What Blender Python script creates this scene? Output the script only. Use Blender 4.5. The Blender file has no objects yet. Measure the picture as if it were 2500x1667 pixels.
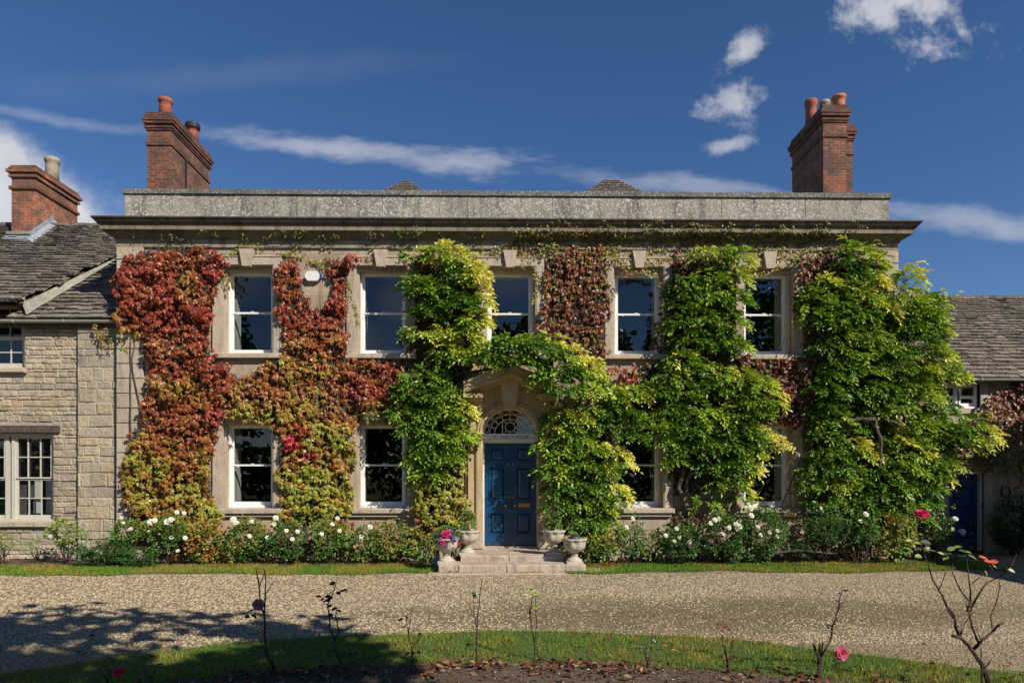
import bpy, math, random
import numpy as np
from mathutils import Vector
R = math.radians
random.seed(7); rng = np.random.default_rng(7)
sc = bpy.context.scene
# ------------------------------------------------------------------ camera, sky, sun, exposure
F, CX, HY, CH, YAW = 1667.0, 1250.0, 1160.0, 1.81, R(0.9)
cam = bpy.data.objects.new('camera', bpy.data.cameras.new('camera')); sc.collection.objects.link(cam)
cam.location = (0, 0, CH); cam.rotation_euler = (R(90), 0, -YAW)
cam.data.lens = 24.0; cam.data.sensor_width = 36; cam.data.shift_y = (HY-833.5)/2500; cam.data.clip_end = 3000
sc.camera = cam
SUN_AZ, SUN_EL = 135.0, 37.0
sv = Vector((math.sin(R(SUN_AZ))*math.cos(R(SUN_EL)), math.cos(R(SUN_AZ))*math.cos(R(SUN_EL)), math.sin(R(SUN_EL))))
sun = bpy.data.objects.new('sun', bpy.data.lights.new('sun', 'SUN')); sc.collection.objects.link(sun)
sun.location = (20, -20, 20); sun.rotation_euler = sv.to_track_quat('Z', 'Y').to_euler()
sun.data.energy = 5.0; sun.data.angle = R(0.5); sun.data.color = (1, .93, .82)
sc.view_settings.view_transform = 'Standard'; sc.view_settings.look = 'None'
sc.view_settings.exposure = 0.2; sc.view_settings.gamma = 1
sc.cycles.max_bounces = 8; sc.cycles.transparent_max_bounces = 12

def P(px, py, Y):                       # a point of the photograph carried to the plane y = Y
    a = (px-CX)/F; b = (HY-py)/F
    t = Y/(math.cos(YAW)-a*math.sin(YAW))
    return (t*(math.sin(YAW)+a*math.cos(YAW)), Y, CH+t*b)
def PX(px, Y): return P(px, HY, Y)[0]
def PZ(px, py, Y): return P(px, py, Y)[2]
def G(px, py):                          # a point of the photograph carried to the ground
    a = (px-CX)/F; t = CH*F/(py-HY)
    return (t*(math.sin(YAW)+a*math.cos(YAW)), t*(math.cos(YAW)-a*math.sin(YAW)), 0)

class NT:
    def __init__(s, tree): s.t = tree; s.n = tree.nodes; s.l = tree.links
    def add(s, typ, **kw):
        nd = s.n.new(typ)
        for k, v in kw.items():
            if k.startswith('i_'):
                key = k[2:]; key = int(key) if key.isdigit() else key.replace('_', ' ')
                if hasattr(v, 'links') and hasattr(v, 'is_output'): s.l.new(v, nd.inputs[key])
                else: nd.inputs[key].default_value = v
            else: setattr(nd, k, v)
        return nd
    def m(s, op, a, b=0.0, c=None, clamp=False):
        nd = s.n.new('ShaderNodeMath'); nd.operation = op; nd.use_clamp = clamp
        for i, v in enumerate([a, b] + ([c] if c is not None else [])):
            if hasattr(v, 'is_output'): s.l.new(v, nd.inputs[i])
            else: nd.inputs[i].default_value = v
        return nd.outputs[0]
    def mix(s, f, a, b, mode='MIX'):
        nd = s.n.new('ShaderNodeMix'); nd.data_type = 'RGBA'; nd.blend_type = mode
        for i, v in ((0, f), (6, a), (7, b)):
            if hasattr(v, 'is_output'): s.l.new(v, nd.inputs[i])
            else: nd.inputs[i].default_value = v if i == 0 else (tuple(v)+(1,))[:4]
        return nd.outputs[2]
    def ramp(s, f, stops):
        nd = s.n.new('ShaderNodeValToRGB'); s.l.new(f, nd.inputs[0]); e = nd.color_ramp.elements
        while len(e) < len(stops): e.new(.5)
        for i, (p, c) in enumerate(stops):
            e[i].position = p; e[i].color = (c, c, c, 1) if not hasattr(c, '__len__') else tuple(c)+(1,)
        return nd.outputs[0]
    def noise(s, vec, scale, detail=4, rough=.55, dist=0, out='Fac'):
        nd = s.add('ShaderNodeTexNoise'); nd.inputs['Scale'].default_value = scale
        nd.inputs['Detail'].default_value = detail; nd.inputs['Roughness'].default_value = rough
        nd.inputs['Distortion'].default_value = dist; s.l.new(vec, nd.inputs['Vector'])
        return nd.outputs[out]

w = bpy.data.worlds.new('World'); sc.world = w; w.use_nodes = True
n = NT(w.node_tree); w.node_tree.nodes.clear()
sky = n.add('ShaderNodeTexSky', sky_type='NISHITA', sun_disc=False, sun_elevation=R(SUN_EL), sun_rotation=R(SUN_AZ),
            altitude=200, air_density=1.0, dust_density=0.0, ozone_density=3.0)
tc = n.add('ShaderNodeTexCoord'); sp = n.add('ShaderNodeSeparateXYZ'); n.l.new(tc.outputs['Generated'], sp.inputs[0])
ay = n.m('MAXIMUM', n.m('ABSOLUTE', sp.outputs[1]), .02)
uv = n.add('ShaderNodeCombineXYZ', i_0=n.m('DIVIDE', sp.outputs[0], ay), i_1=n.m('DIVIDE', sp.outputs[2], ay)).outputs[0]
warp = n.noise(uv, 7, 5, .6, 0, 'Color')
wv = n.add('ShaderNodeVectorMath', operation='MULTIPLY_ADD'); n.l.new(warp, wv.inputs[0]); wv.inputs[1].default_value = (.045, .045, 0)
sub = n.add('ShaderNodeVectorMath', operation='SUBTRACT'); n.l.new(uv, sub.inputs[0]); sub.inputs[1].default_value = (.0225, .0225, 0)
n.l.new(sub.outputs[0], wv.inputs[2])
def cloud(px, py, hw, hh, rot, k, dens, scale, stretch=1.0, warped=True):
    X, Y, Z = P(px, py, 1.0); Z -= CH
    mp = n.add('ShaderNodeMapping', vector_type='TEXTURE'); n.l.new(wv.outputs[0] if warped else uv, mp.inputs[0])
    mp.inputs['Location'].default_value = (X, Z, 0); mp.inputs['Rotation'].default_value = (0, 0, R(rot))
    mp.inputs['Scale'].default_value = (hw/F, hh/F, 1)
    ln = n.add('ShaderNodeVectorMath', operation='LENGTH'); n.l.new(mp.outputs[0], ln.inputs[0])
    m2 = n.add('ShaderNodeMapping'); n.l.new(uv, m2.inputs[0]); m2.inputs['Rotation'].default_value = (0, 0, R(-rot+25 if stretch > 1 else 0))
    m2.inputs['Scale'].default_value = (1, stretch, 1); m2.inputs['Location'].default_value = (px*.01, py*.013, 0)
    nz = n.noise(m2.outputs[0], scale, 7, .62)
    v = n.m('ADD', n.m('SUBTRACT', 1.0, ln.outputs['Value']), n.m('MULTIPLY', n.m('SUBTRACT', nz, .5), k))
    s_ = n.add('ShaderNodeMapRange', interpolation_type='SMOOTHSTEP', i_0=v, i_1=0.0, i_2=.95, i_3=0.0, i_4=dens)
    return s_.outputs[0]
cl = [cloud(2210, 0, 260, 115, -14, 3.4, .8, 14), cloud(990, 740, 90, 110, 50, 1.5, .42, 9), cloud(880, 850, 90, 70, 0, 1.5, .4, 9), cloud(1240, 690, 90, 60, 0, 2, .3, 9), cloud(600, 690, 90, 60, 0, 2, .22, 9), cloud(1822, 112, 92, 38, 32, 2.2, .75, 20), cloud(1775, 240, 92, 66, -20, 2.8, .7, 18),
      cloud(1768, 352, 90, 32, 14, 2.0, .6, 18), cloud(40, 500, 330, 190, -26, 1.0, 2.6, 8),
      cloud(820, 358, 480, 34, -6, 1.3, .5, 14, 3), cloud(1120, 388, 230, 44, -3, 1.6, .45, 16, 3), cloud(150, 285, 400, 22, -9, .7, .22, 16, 3), cloud(1700, 455, 420, 36, -6, 1.4, .32, 14, 3),
      cloud(2400, 545, 420, 44, -8, 1.0, .42, 16, 3), cloud(560, 180, 700, 60, 4, 1.2, .05, 5, 2)]
f = cl[0]
for c in cl[1:]: f = n.m('MAXIMUM', f, c)
f = n.m('MINIMUM', f, .96)
hsv = n.add('ShaderNodeHueSaturation', i_Hue=.502, i_Saturation=1.18, i_Value=.93, i_Color=sky.outputs[0])
skyc = n.mix(1.0, hsv.outputs[0], (.86, .90, 1.0), 'MULTIPLY')
cshade = n.mix(n.noise(uv, 11, 4), (4.6, 5.0, 5.9), (9.2, 9.0, 9.0))
bg = n.add('ShaderNodeBackground', i_Strength=.085); n.l.new(n.mix(f, skyc, cshade), bg.inputs['Color'])
n.l.new(bg.outputs[0], n.add('ShaderNodeOutputWorld').inputs[0])

# ------------------------------------------------------------------ materials
def newmat(name):
    m = bpy.data.materials.new(name); m.use_nodes = True; m.node_tree.nodes.clear(); t = NT(m.node_tree)
    b = t.add('ShaderNodeBsdfPrincipled'); o = t.add('ShaderNodeOutputMaterial'); t.l.new(b.outputs[0], o.inputs[0])
    return m, t, b, o
def bump(t, b, h, strength, dist):
    bp = t.add('ShaderNodeBump'); bp.inputs['Strength'].default_value = strength; bp.inputs['Distance'].default_value = dist
    t.l.new(h, bp.inputs['Height']); t.l.new(bp.outputs[0], b.inputs['Normal'])
def stone(name, c1, c2, c3=(.05, .045, .035), stain=.5, lichen=0.0, attr=False, sc_=1.0, bs=.5):
    m, t, b, o = newmat(name); g = t.add('ShaderNodeTexCoord').outputs['Object']
    a = t.noise(g, 1.3*sc_, 6, .62); f2 = t.noise(g, 26*sc_, 5, .7)
    col = t.mix(t.ramp(a, [(.35, 0), (.65, 1)]), c1, c2)
    col = t.mix(t.ramp(f2, [(.35, .35), (.62, 0)]), col, c3)
    mp = t.add('ShaderNodeMapping'); t.l.new(g, mp.inputs[0]); mp.inputs['Scale'].default_value = (3, 3, .6)
    st = t.noise(mp.outputs[0], 1.6*sc_, 6, .7)
    col = t.mix(t.m('MULTIPLY', t.ramp(st, [(.48, 0), (.68, 1)]), stain), col, c3)
    if attr:
        at = t.add('ShaderNodeAttribute', attribute_name='Col'); col = t.mix(1.0, col, at.outputs['Color'], 'MULTIPLY')
    if lichen:
        v = t.add('ShaderNodeTexVoronoi'); v.inputs['Scale'].default_value = 30; v.inputs['Randomness'].default_value = 1; t.l.new(t.mix(.04, g, t.noise(g, 30, 3, .6, 0, 'Color')), v.inputs['Vector'])
        sz = t.add('ShaderNodeSeparateColor'); t.l.new(v.outputs['Color'], sz.inputs[0])
        spot = t.m('LESS_THAN', v.outputs['Distance'], t.m('MULTIPLY', t.m('POWER', sz.outputs[0], .8), .60))
        area = t.m('MULTIPLY', t.ramp(t.noise(g, 1.1, 4, .6), [(.40, .5), (.58, 1)]), t.ramp(t.noise(g, 9, 5, .7), [(.35, .45), (.6, 1)]))
        col = t.mix(t.m('MULTIPLY', t.m('MULTIPLY', spot, area), lichen), col, (.62, .60, .55))
    t.l.new(col, b.inputs['Base Color']); b.inputs['Roughness'].default_value = .92; b.inputs['Specular IOR Level'].default_value = .2
    h = t.m('ADD', t.m('MULTIPLY', f2, .6), t.m('MULTIPLY', t.noise(g, 7*sc_, 5, .6), 1.0)); bump(t, b, h, bs, .03)
    return m
M = {}
M['wall'] = stone('house limestone', (.42, .33, .235), (.50, .41, .31), (.19, .13, .09), .4, 0, True)
M['trim'] = stone('dressed limestone', (.46, .375, .28), (.54, .46, .36), (.17, .13, .10), .5)
M['door_stone'] = stone('ochre dressed limestone', (.52, .38, .20), (.56, .45, .27), (.22, .13, .06), .45, 0, False, 1, .25)
M['cornice'] = stone('weathered cornice stone', (.34, .29, .22), (.44, .38, .30), (.07, .06, .05), .75, 0, True)
M['parapet'] = stone('lichened parapet stone', (.27, .24, .20), (.38, .34, .28), (.12, .105, .085), .95, .9)
M['coping'] = stone('lichened coping stone', (.13, .12, .10), (.2, .185, .16), (.05, .045, .04), .3, .45)
M['rubble'] = stone('rubble stone', (.44, .375, .285), (.52, .455, .355), (.20, .165, .125), .45, 0, True, 1, 1.4)
M['mortar'] = stone('mortar', (.38, .32, .25), (.44, .38, .30), (.2, .16, .12), .4)
M['step'] = stone('step stone', (.47, .37, .29), (.57, .48, .38), (.16, .12, .09), .6, 0, False, 1.5, .7)
M['urn'] = stone('urn stone', (.50, .45, .36), (.58, .53, .44), (.20, .17, .13), .35, 0, False, 2, .4)
M['tile'] = stone('stone roof tile', (.13, .105, .085), (.20, .165, .135), (.05, .042, .035), .4, .4, True, 1, .8)
M['fillet'] = stone('mortar fillet', (.26, .23, .19), (.36, .33, .27), (.1, .09, .07), .4, .3)
def simple(name, c, rough=.5, spec=.5, metal=0, nz=0.0, coat=0):
    m, t, b, o = newmat(name); g = t.add('ShaderNodeTexCoord').outputs['Object']
    if nz:
        f_ = t.noise(g, 14, 5, .65); t.l.new(t.mix(t.ramp(f_, [(.35, 0), (.65, 1)]), tuple(x*(1-nz) for x in c), tuple(min(1, x*(1+nz*.6)) for x in c)), b.inputs['Base Color'])
        bump(t, b, t.noise(g, 40, 4, .6), .15, .01)
    else: b.inputs['Base Color'].default_value = tuple(c)+(1,)
    b.inputs['Roughness'].default_value = rough; b.inputs['Specular IOR Level'].default_value = spec; b.inputs['Metallic'].default_value = metal; b.inputs['Coat Weight'].default_value = coat
    return m
M['white'] = simple('white gloss paint', (.80, .79, .76), .4, .5, 0, .08)
M['cream'] = simple('cream paint', (.52, .49, .41), .5, .5, 0, .08)
M['shutter'] = simple('pale shutter paint', (.45, .46, .40), .5, .4, 0, .05)
M['blue'] = simple('blue gloss door paint', (.004, .056, .15), .28, .6, 0, .18, .3)
M['brass'] = simple('aged brass', (.55, .36, .12), .35, .5, .9, .2)
M['steel'] = simple('dull nickel', (.5, .5, .48), .4, .5, .8, .1)
M['lead'] = simple('lead flashing', (.27, .30, .34), .55, .5, 0, .25)
M['terra'] = simple('terracotta', (.34, .10, .06), .7, .3, 0, .3)
M['terra2'] = simple('bright terracotta', (.50, .17, .08), .7, .3, 0, .2)
M['buff'] = simple('buff clay', (.36, .30, .22), .8, .3, 0, .2)
M['black'] = simple('black iron', (.02, .02, .02), .5, .5, 0, .2)
M['oak'] = simple('weathered oak beam', (.10, .075, .06), .9, .2, 0, .5)
M['gutter'] = simple('painted gutter', (.36, .34, .30), .5, .5, 0, .1)
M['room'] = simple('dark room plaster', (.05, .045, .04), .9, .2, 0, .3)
M['plastic'] = simple('white plastic', (.72, .71, .66), .4, .5)
M['bluep'] = simple('blue plastic', (.02, .06, .22), .4, .5)
M['lampg'] = simple('frosted lamp glass', (.42, .38, .30), .3, .5)
M['ink'] = simple('grey lettering paint', (.07, .065, .055), .6, .3)
M['bark'] = stone('vine bark', (.13, .10, .075), (.19, .155, .12), (.05, .035, .025), .4, 0, False, 4, .9)
M['twig'] = stone('rose stem', (.06, .035, .025), (.12, .085, .06), (.03, .02, .015), .3, 0, False, 5, .6)
M['soil'] = stone('bed soil', (.13, .09, .06), (.20, .15, .105), (.05, .035, .025), .5, 0, False, 3, 1.0)
# brick
m, t, b, o = newmat('weathered red brick'); u = t.add('ShaderNodeUVMap').outputs[0]; g = t.add('ShaderNodeTexCoord').outputs['Object']
wu = t.add('ShaderNodeVectorMath', operation='MULTIPLY_ADD'); t.l.new(t.noise(u, 9, 3, .6, 0, 'Color'), wu.inputs[0]); wu.inputs[1].default_value = (.012, .010, 0); t.l.new(u, wu.inputs[2])
br = t.add('ShaderNodeTexBrick', offset=.5, squash=1); t.l.new(wu.outputs[0], br.inputs['Vector'])
for k, v in (('Scale', 1), ('Mortar Size', .008), ('Mortar Smooth', .3), ('Bias', -.1), ('Brick Width', .225), ('Row Height', .078)): br.inputs[k].default_value = v
br.inputs['Color1'].default_value = (.36, .095, .04, 1); br.inputs['Color2'].default_value = (.10, .05, .04, 1); br.inputs['Mortar'].default_value = (.36, .28, .21, 1)
sn = t.noise(g, 1.8, 6, .7); sn2 = t.noise(g, 9, 5, .7)
at = t.add('ShaderNodeAttribute', attribute_name='Col')
cc = t.mix(t.m('MULTIPLY', t.ramp(sn, [(.40, 0), (.56, 1)]), .75), br.outputs['Color'], (.075, .05, .04))
cc = t.mix(t.ramp(sn2, [(.55, 0), (.75, .5)]), cc, (.42, .20, .08))
cc = t.mix(1, cc, at.outputs['Color'], 'MULTIPLY')
t.l.new(cc, b.inputs['Base Color']); b.inputs['Roughness'].default_value = .9
bump(t, b, t.m('SUBTRACT', t.m('MULTIPLY', sn2, .8), t.m('MULTIPLY', br.outputs['Fac'], 1.0)), .8, .02); M['brick'] = m
# leaves
def leafmat(name, trans=.16, rough=.42, spec=.45):
    m, t, b, o = newmat(name); at = t.add('ShaderNodeAttribute', attribute_name='Col')
    t.l.new(at.outputs['Color'], b.inputs['Base Color']); b.inputs['Roughness'].default_value = rough; b.inputs['Specular IOR Level'].default_value = spec
    tr = t.add('ShaderNodeBsdfTranslucent'); t.l.new(t.mix(1, at.outputs['Color'], (1.5, 1.5, .6), 'MULTIPLY'), tr.inputs[0])
    mx = t.add('ShaderNodeMixShader', i_0=trans); t.l.new(b.outputs[0], mx.inputs[1]); t.l.new(tr.outputs[0], mx.inputs[2]); t.l.new(mx.outputs[0], o.inputs[0])
    return m
M['leaf'] = leafmat('leaf'); M['grass'] = leafmat('grass blade', .3, .6, .2); M['petal'] = leafmat('petal', .25, .6, .2); M['dry'] = leafmat('dry leaf', .1, .7, .2)
# glass
m, t, b, o = newmat('window glass'); fr = t.add('ShaderNodeFresnel', i_IOR=1.95); tp = t.add('ShaderNodeBsdfTransparent'); tp.inputs[0].default_value = (.88, .9, .9, 1); gl = t.add('ShaderNodeBsdfGlossy'); gl.inputs['Roughness'].default_value = .0
g = t.add('ShaderNodeTexCoord').outputs['Object']; bp = t.add('ShaderNodeBump'); bp.inputs['Strength'].default_value = .04; bp.inputs['Distance'].default_value = .01; t.l.new(t.noise(g, 3, 2), bp.inputs['Height']); t.l.new(bp.outputs[0], gl.inputs['Normal'])
mx = t.add('ShaderNodeMixShader'); geo = t.add('ShaderNodeNewGeometry'); t.l.new(t.m('MULTIPLY', fr.outputs[0], t.m('SUBTRACT', 1.0, geo.outputs['Backfacing'])), mx.inputs[0]); t.l.new(tp.outputs[0], mx.inputs[1]); t.l.new(gl.outputs[0], mx.inputs[2]); t.l.new(mx.outputs[0], o.inputs[0]); M['glass'] = m
# gravel
m, t, b, o = newmat('gravel'); g = t.add('ShaderNodeTexCoord').outputs['Object']
v = t.add('ShaderNodeTexVoronoi'); v.inputs['Scale'].default_value = 44; t.l.new(g, v.inputs['Vector'])
s3 = t.add('ShaderNodeSeparateColor'); t.l.new(v.outputs['Color'], s3.inputs[0])
col = t.ramp(s3.outputs[0], [(0, (.29, .22, .13)), (.3, (.40, .31, .195)), (.7, (.47, .375, .24)), (1, (.56, .46, .31))])
gap = t.ramp(v.outputs['Distance'], [(.35, 0), (.65, 1)])
col = t.mix(gap, col, (.16, .12, .072))
big = t.noise(g, .45, 5, .6); patch = t.m('MULTIPLY', t.ramp(big, [(.44, 0), (.62, 1)]), t.ramp(s3.outputs[1], [(.2, 1), (.8, .1)]))
# moss grows where the cars never roll: a broad belt beside the island lawn
sx = t.add('ShaderNodeSeparateXYZ'); t.l.new(g, sx.inputs[0])
dx = t.m('DIVIDE', t.m('SUBTRACT', sx.outputs[0], 3.0), 5.4); dy = t.m('DIVIDE', t.m('SUBTRACT', sx.outputs[1], 8.9), 1.35)
rr = t.m('ADD', t.m('ADD', t.m('MULTIPLY', dx, dx), t.m('MULTIPLY', dy, dy)), t.m('MULTIPLY', t.m('SUBTRACT', t.noise(g, 1.2, 5, .6), .5), 1.6))
belt = t.m('MULTIPLY', t.ramp(rr, [(.1, 1), (1.0, 0)]), t.ramp(t.m('ADD', s3.outputs[1], t.noise(g, 6, 4)), [(.75, 1), (1.4, .35)]))
col = t.mix(t.m('MULTIPLY', patch, .45), col, (.12, .095, .045)); col = t.mix(belt, col, (.12, .10, .045))
t.l.new(col, b.inputs['Base Color']); b.inputs['Roughness'].default_value = .95; b.inputs['Specular IOR Level'].default_value = .15
bump(t, b, t.m('ADD', t.m('MULTIPLY', v.outputs['Distance'], -1.0), t.m('MULTIPLY', t.noise(g, 9, 4), .8)), .7, .02); M['gravel'] = m
# turf soil under blades
m, t, b, o = newmat('turf'); g = t.add('ShaderNodeTexCoord').outputs['Object']
col = t.mix(t.noise(g, 3, 5, .6), (.06, .10, .018), (.13, .13, .035)); t.l.new(col, b.inputs['Base Color']); b.inputs['Roughness'].default_value = 1; bump(t, b, t.noise(g, 60, 4), 1, .03); M['turf'] = m

# ------------------------------------------------------------------ mesh helpers
WL = {}
COL = sc.collection
class MB:
    def __init__(s): s.V = []; s.Fc = []; s.C = []; s.nv = 0; s.smooth = False
    def add(s, V, Fs, c=None):
        V = np.asarray(V, float).reshape(-1, 3); s.V.append(V)
        s.Fc.extend([[i+s.nv for i in f_] for f_ in Fs]); s.nv += len(V)
        s.C.extend([c if c is not None else (1, 1, 1)]*len(Fs)); return s
    def box(s, x0, x1, y0, y1, z0, z1, c=None):
        x0, x1 = sorted((x0, x1)); y0, y1 = sorted((y0, y1)); z0, z1 = sorted((z0, z1))
        V = [(x0, y0, z0), (x1, y0, z0), (x1, y1, z0), (x0, y1, z0), (x0, y0, z1), (x1, y0, z1), (x1, y1, z1), (x0, y1, z1)]
        return s.add(V, [(0, 3, 2, 1), (4, 5, 6, 7), (0, 1, 5, 4), (1, 2, 6, 5), (2, 3, 7, 6), (3, 0, 4, 7)], c)
    def cham(s, x0, x1, z0, z1, yf, yb, ch, c=None, j=0.0):      # a block whose front edges are worn back
        q = lambda: random.uniform(-j, j)
        V = [(x0, yb, z0), (x1, yb, z0), (x1, yb, z1), (x0, yb, z1), (x0, yf+ch, z0), (x1, yf+ch, z0), (x1, yf+ch, z1), (x0, yf+ch, z1),
             (x0+ch+q(), yf+q()*.4, z0+ch+q()), (x1-ch+q(), yf+q()*.4, z0+ch+q()), (x1-ch+q(), yf+q()*.4, z1-ch+q()), (x0+ch+q(), yf+q()*.4, z1-ch+q())]
        return s.add(V, [(0, 1, 5, 4), (1, 2, 6, 5), (2, 3, 7, 6), (3, 0, 4, 7), (4, 5, 9, 8), (5, 6, 10, 9), (6, 7, 11, 10), (7, 4, 8, 11), (8, 9, 10, 11)], c)
    def prism(s, pts, y0, y1, c=None):                           # polygon in x,z extruded along y
        k = len(pts); V = [(p[0], y0, p[1]) for p in pts]+[(p[0], y1, p[1]) for p in pts]
        return s.add(V, [tuple(range(k)), tuple(range(2*k-1, k-1, -1))]+[(i, i+k, (i+1) % k+k, (i+1) % k) for i in range(k)], c)
    def tube(s, pts, rads, sides=6, c=None):
        pts = [Vector(p) for p in pts]; V = []; Fs = []
        for i, p in enumerate(pts):
            d = (pts[min(i+1, len(pts)-1)]-pts[max(i-1, 0)]); d = d.normalized() if d.length > 1e-6 else Vector((0, 0, 1))
            a = d.cross(Vector((.31, .93, .17))).normalized(); b_ = d.cross(a)
            r = rads[i] if hasattr(rads, '__len__') else rads
            for k in range(sides):
                q = 2*math.pi*k/sides; V.append(p+a*math.cos(q)*r+b_*math.sin(q)*r)
        for i in range(len(pts)-1):
            for k in range(sides): Fs.append((i*sides+k, i*sides+(k+1) % sides, (i+1)*sides+(k+1) % sides, (i+1)*sides+k))
        Fs.append(tuple(range(sides))[::-1]); Fs.append(tuple((len(pts)-1)*sides+k for k in range(sides)))
        return s.add([tuple(v) for v in V], Fs, c)
    def lathe(s, prof, cx, cy, seg=24, mod=None, c=None):
        V = []; Fs = []
        for i, (r, z) in enumerate(prof):
            for k in range(seg):
                a = 2*math.pi*k/seg; rr = r*(mod(i, a) if mod else 1); V.append((cx+rr*math.cos(a), cy+rr*math.sin(a), z))
        for i in range(len(prof)-1):
            for k in range(seg): Fs.append((i*seg+k, i*seg+(k+1) % seg, (i+1)*seg+(k+1) % seg, (i+1)*seg+k))
        Fs.append(tuple(range(seg))[::-1]); Fs.append(tuple((len(prof)-1)*seg+k for k in range(seg)))
        return s.add(V, Fs, c)
    def leaves(s, tv, tf, pos, ax, ay, an, sz, cols):
        """many copies of one small template: tv (k,3) in the leaf frame, ax/ay/an the frame, sz the size, cols per leaf"""
        N = len(pos)
        if N == 0: return s
        tv = np.asarray(tv, float); sz = np.asarray(sz).reshape(-1, 1, 1)
        V = pos[:, None, :]+sz*(tv[None, :, 0:1]*ax[:, None, :]+tv[None, :, 1:2]*ay[:, None, :]+tv[None, :, 2:3]*an[:, None, :])
        k = len(tv); base = s.nv
        s.V.append(V.reshape(-1, 3)); s.nv += N*k
        L = cols.tolist()
        for i in range(N):
            o_ = base+i*k
            for f_ in tf: s.Fc.append([q+o_ for q in f_]); s.C.append(L[i])
        return s
    def build(s, name, mat, parent=None, origin=None, smooth=False):
        V = np.concatenate(s.V) if s.V else np.zeros((0, 3))
        if parent is not None: wl = WL[parent.name]
        else: wl = Vector(origin) if origin is not None else Vector((float(V[:, 0].mean()), float(V[:, 1].mean()), float(V[:, 2].min())))
        V = V-np.array(wl)
        me = bpy.data.meshes.new(name); me.from_pydata(V.tolist(), [], s.Fc)
        ca = me.attributes.new('Col', 'FLOAT_COLOR', 'FACE'); ca.data.foreach_set('color', np.hstack([np.array(s.C, float).reshape(-1, 3), np.ones((len(s.C), 1))]).ravel())
        if len(s.Fc) < 60000:
            uvl = me.uv_layers.new(name='UVMap'); nf = len(me.polygons)
            nr = np.zeros(nf*3); me.polygons.foreach_get('normal', nr); nr = np.abs(nr.reshape(-1, 3))
            lt = np.zeros(nf, int); me.polygons.foreach_get('loop_total', lt); li = np.zeros(len(me.loops), int); me.loops.foreach_get('vertex_index', li)
            fn = np.repeat(np.argmax(nr, 1), lt); W = V[li]+np.array(wl)
            uu = np.where(fn == 0, W[:, 1]+.11, W[:, 0]); vv = np.where(fn == 2, W[:, 1], W[:, 2])
            uvl.data.foreach_set('uv', np.stack([uu, vv], 1).ravel())
        me.materials.append(M[mat] if isinstance(mat, str) else mat)
        if smooth: me.polygons.foreach_set('use_smooth', [True]*len(me.polygons))
        me.update()
        ob = bpy.data.objects.new(name, me); COL.objects.link(ob)
        if parent is not None: ob.parent = parent
        else: ob.location = wl
        WL[ob.name] = Vector(wl); return ob
def tag(o, label=None, cat=None, group=None, kind=None):
    if label: o['label'] = label
    if cat: o['category'] = cat
    if group: o['group'] = group
    if kind: o['kind'] = kind
    return o
def thing(name, loc, label, cat, group=None):
    e = bpy.data.objects.new(name, None); e.location = loc; e.empty_display_size = .2; COL.objects.link(e); WL[e.name] = Vector(loc)
    return tag(e, label, cat, group)
def empty_part(name, parent):
    e = bpy.data.objects.new(name, None); COL.objects.link(e); e.parent = parent; WL[e.name] = WL[parent.name]; return e
def norm(a): return a/np.maximum(np.linalg.norm(a, axis=-1, keepdims=True), 1e-9)

# smooth value noise on arrays
_tab = rng.random((256, 256))
def vn(x, y, s=1.0, o=0):
    x = np.asarray(x, float)*s+o*17.3+1000; y = np.asarray(y, float)*s+o*9.1+1000
    i = np.floor(x).astype(int); j = np.floor(y).astype(int); fx = x-i; fy = y-j; fx = fx*fx*(3-2*fx); fy = fy*fy*(3-2*fy)
    T = lambda a, b_: _tab[a % 256, b_ % 256]
    return (T(i, j)*(1-fx)+T(i+1, j)*fx)*(1-fy)+(T(i, j+1)*(1-fx)+T(i+1, j+1)*fx)*fy
def inpoly(x, y, poly):
    r_ = np.zeros(len(x), bool); k = len(poly); j = k-1
    for i in range(k):
        xi, yi = poly[i]; xj, yj = poly[j]
        if yi != yj:
            c = ((yi > y) != (yj > y)) & (x < (xj-xi)*(y-yi)/(yj-yi)+xi); r_ ^= c
        j = i
    return r_
# ------------------------------------------------------------------ ground
def sheet(name, pts, z, mat):
    mb = MB(); mb.add([(p[0], p[1], z) for p in pts], [tuple(range(len(pts)))]); ob = mb.build(name, mat, None, (0, 0, 0)); return tag(ob, kind='structure')
sheet('ground', [(-400, -400), (400, -400), (400, 400), (-400, 400)], -.012, 'turf')
GW = lambda px: 1403-13*max(0, px)/2500*1.0                     # seam of gravel and grass strip
strip = []
for px in range(-700, 2500, 60): strip.append(G(px, (1403-4*px/1000)+3*math.sin(px*.01)+2*math.sin(px*.031)))
strip += [G(2420, 1383), G(2440, 1374), (9.6, 14.3, 0)]
gedge = [p[:2] for p in strip]
sheet('gravel_drive', [(-16, -1), (22, -1), (22, 15.75), (9.8, 15.75)]+gedge[::-1]+[(-16, gedge[0][1])], -.006, 'gravel')
stp = gedge+[(-16, 14.4)]
isl_px = [(-300, 1720), (-120, 1672), (0, 1645), (150, 1622), (300, 1603), (450, 1583), (600, 1567), (800, 1553), (1000, 1546), (1200, 1541), (1400, 1541), (1600, 1549), (1800, 1562), (2000, 1583), (2200, 1609), (2350, 1627), (2500, 1646), (2700, 1682), (2900, 1730)]
isl_top = [G(x, y+2.5*math.sin(x*.02))[:2] for x, y in isl_px]
isl = isl_top+[(12, 1.5), (-9, 1.5)]
bed_px = [(-200, 1745), (200, 1690), (430, 1664), (560, 1650), (700, 1640), (820, 1632), (950, 1626), (1100, 1620), (1300, 1617), (1500, 1622), (1700, 1634), (1900, 1650), (2060, 1664), (2250, 1690), (2600, 1760)]
bed = [G(x, y)[:2] for x, y in bed_px]
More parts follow.
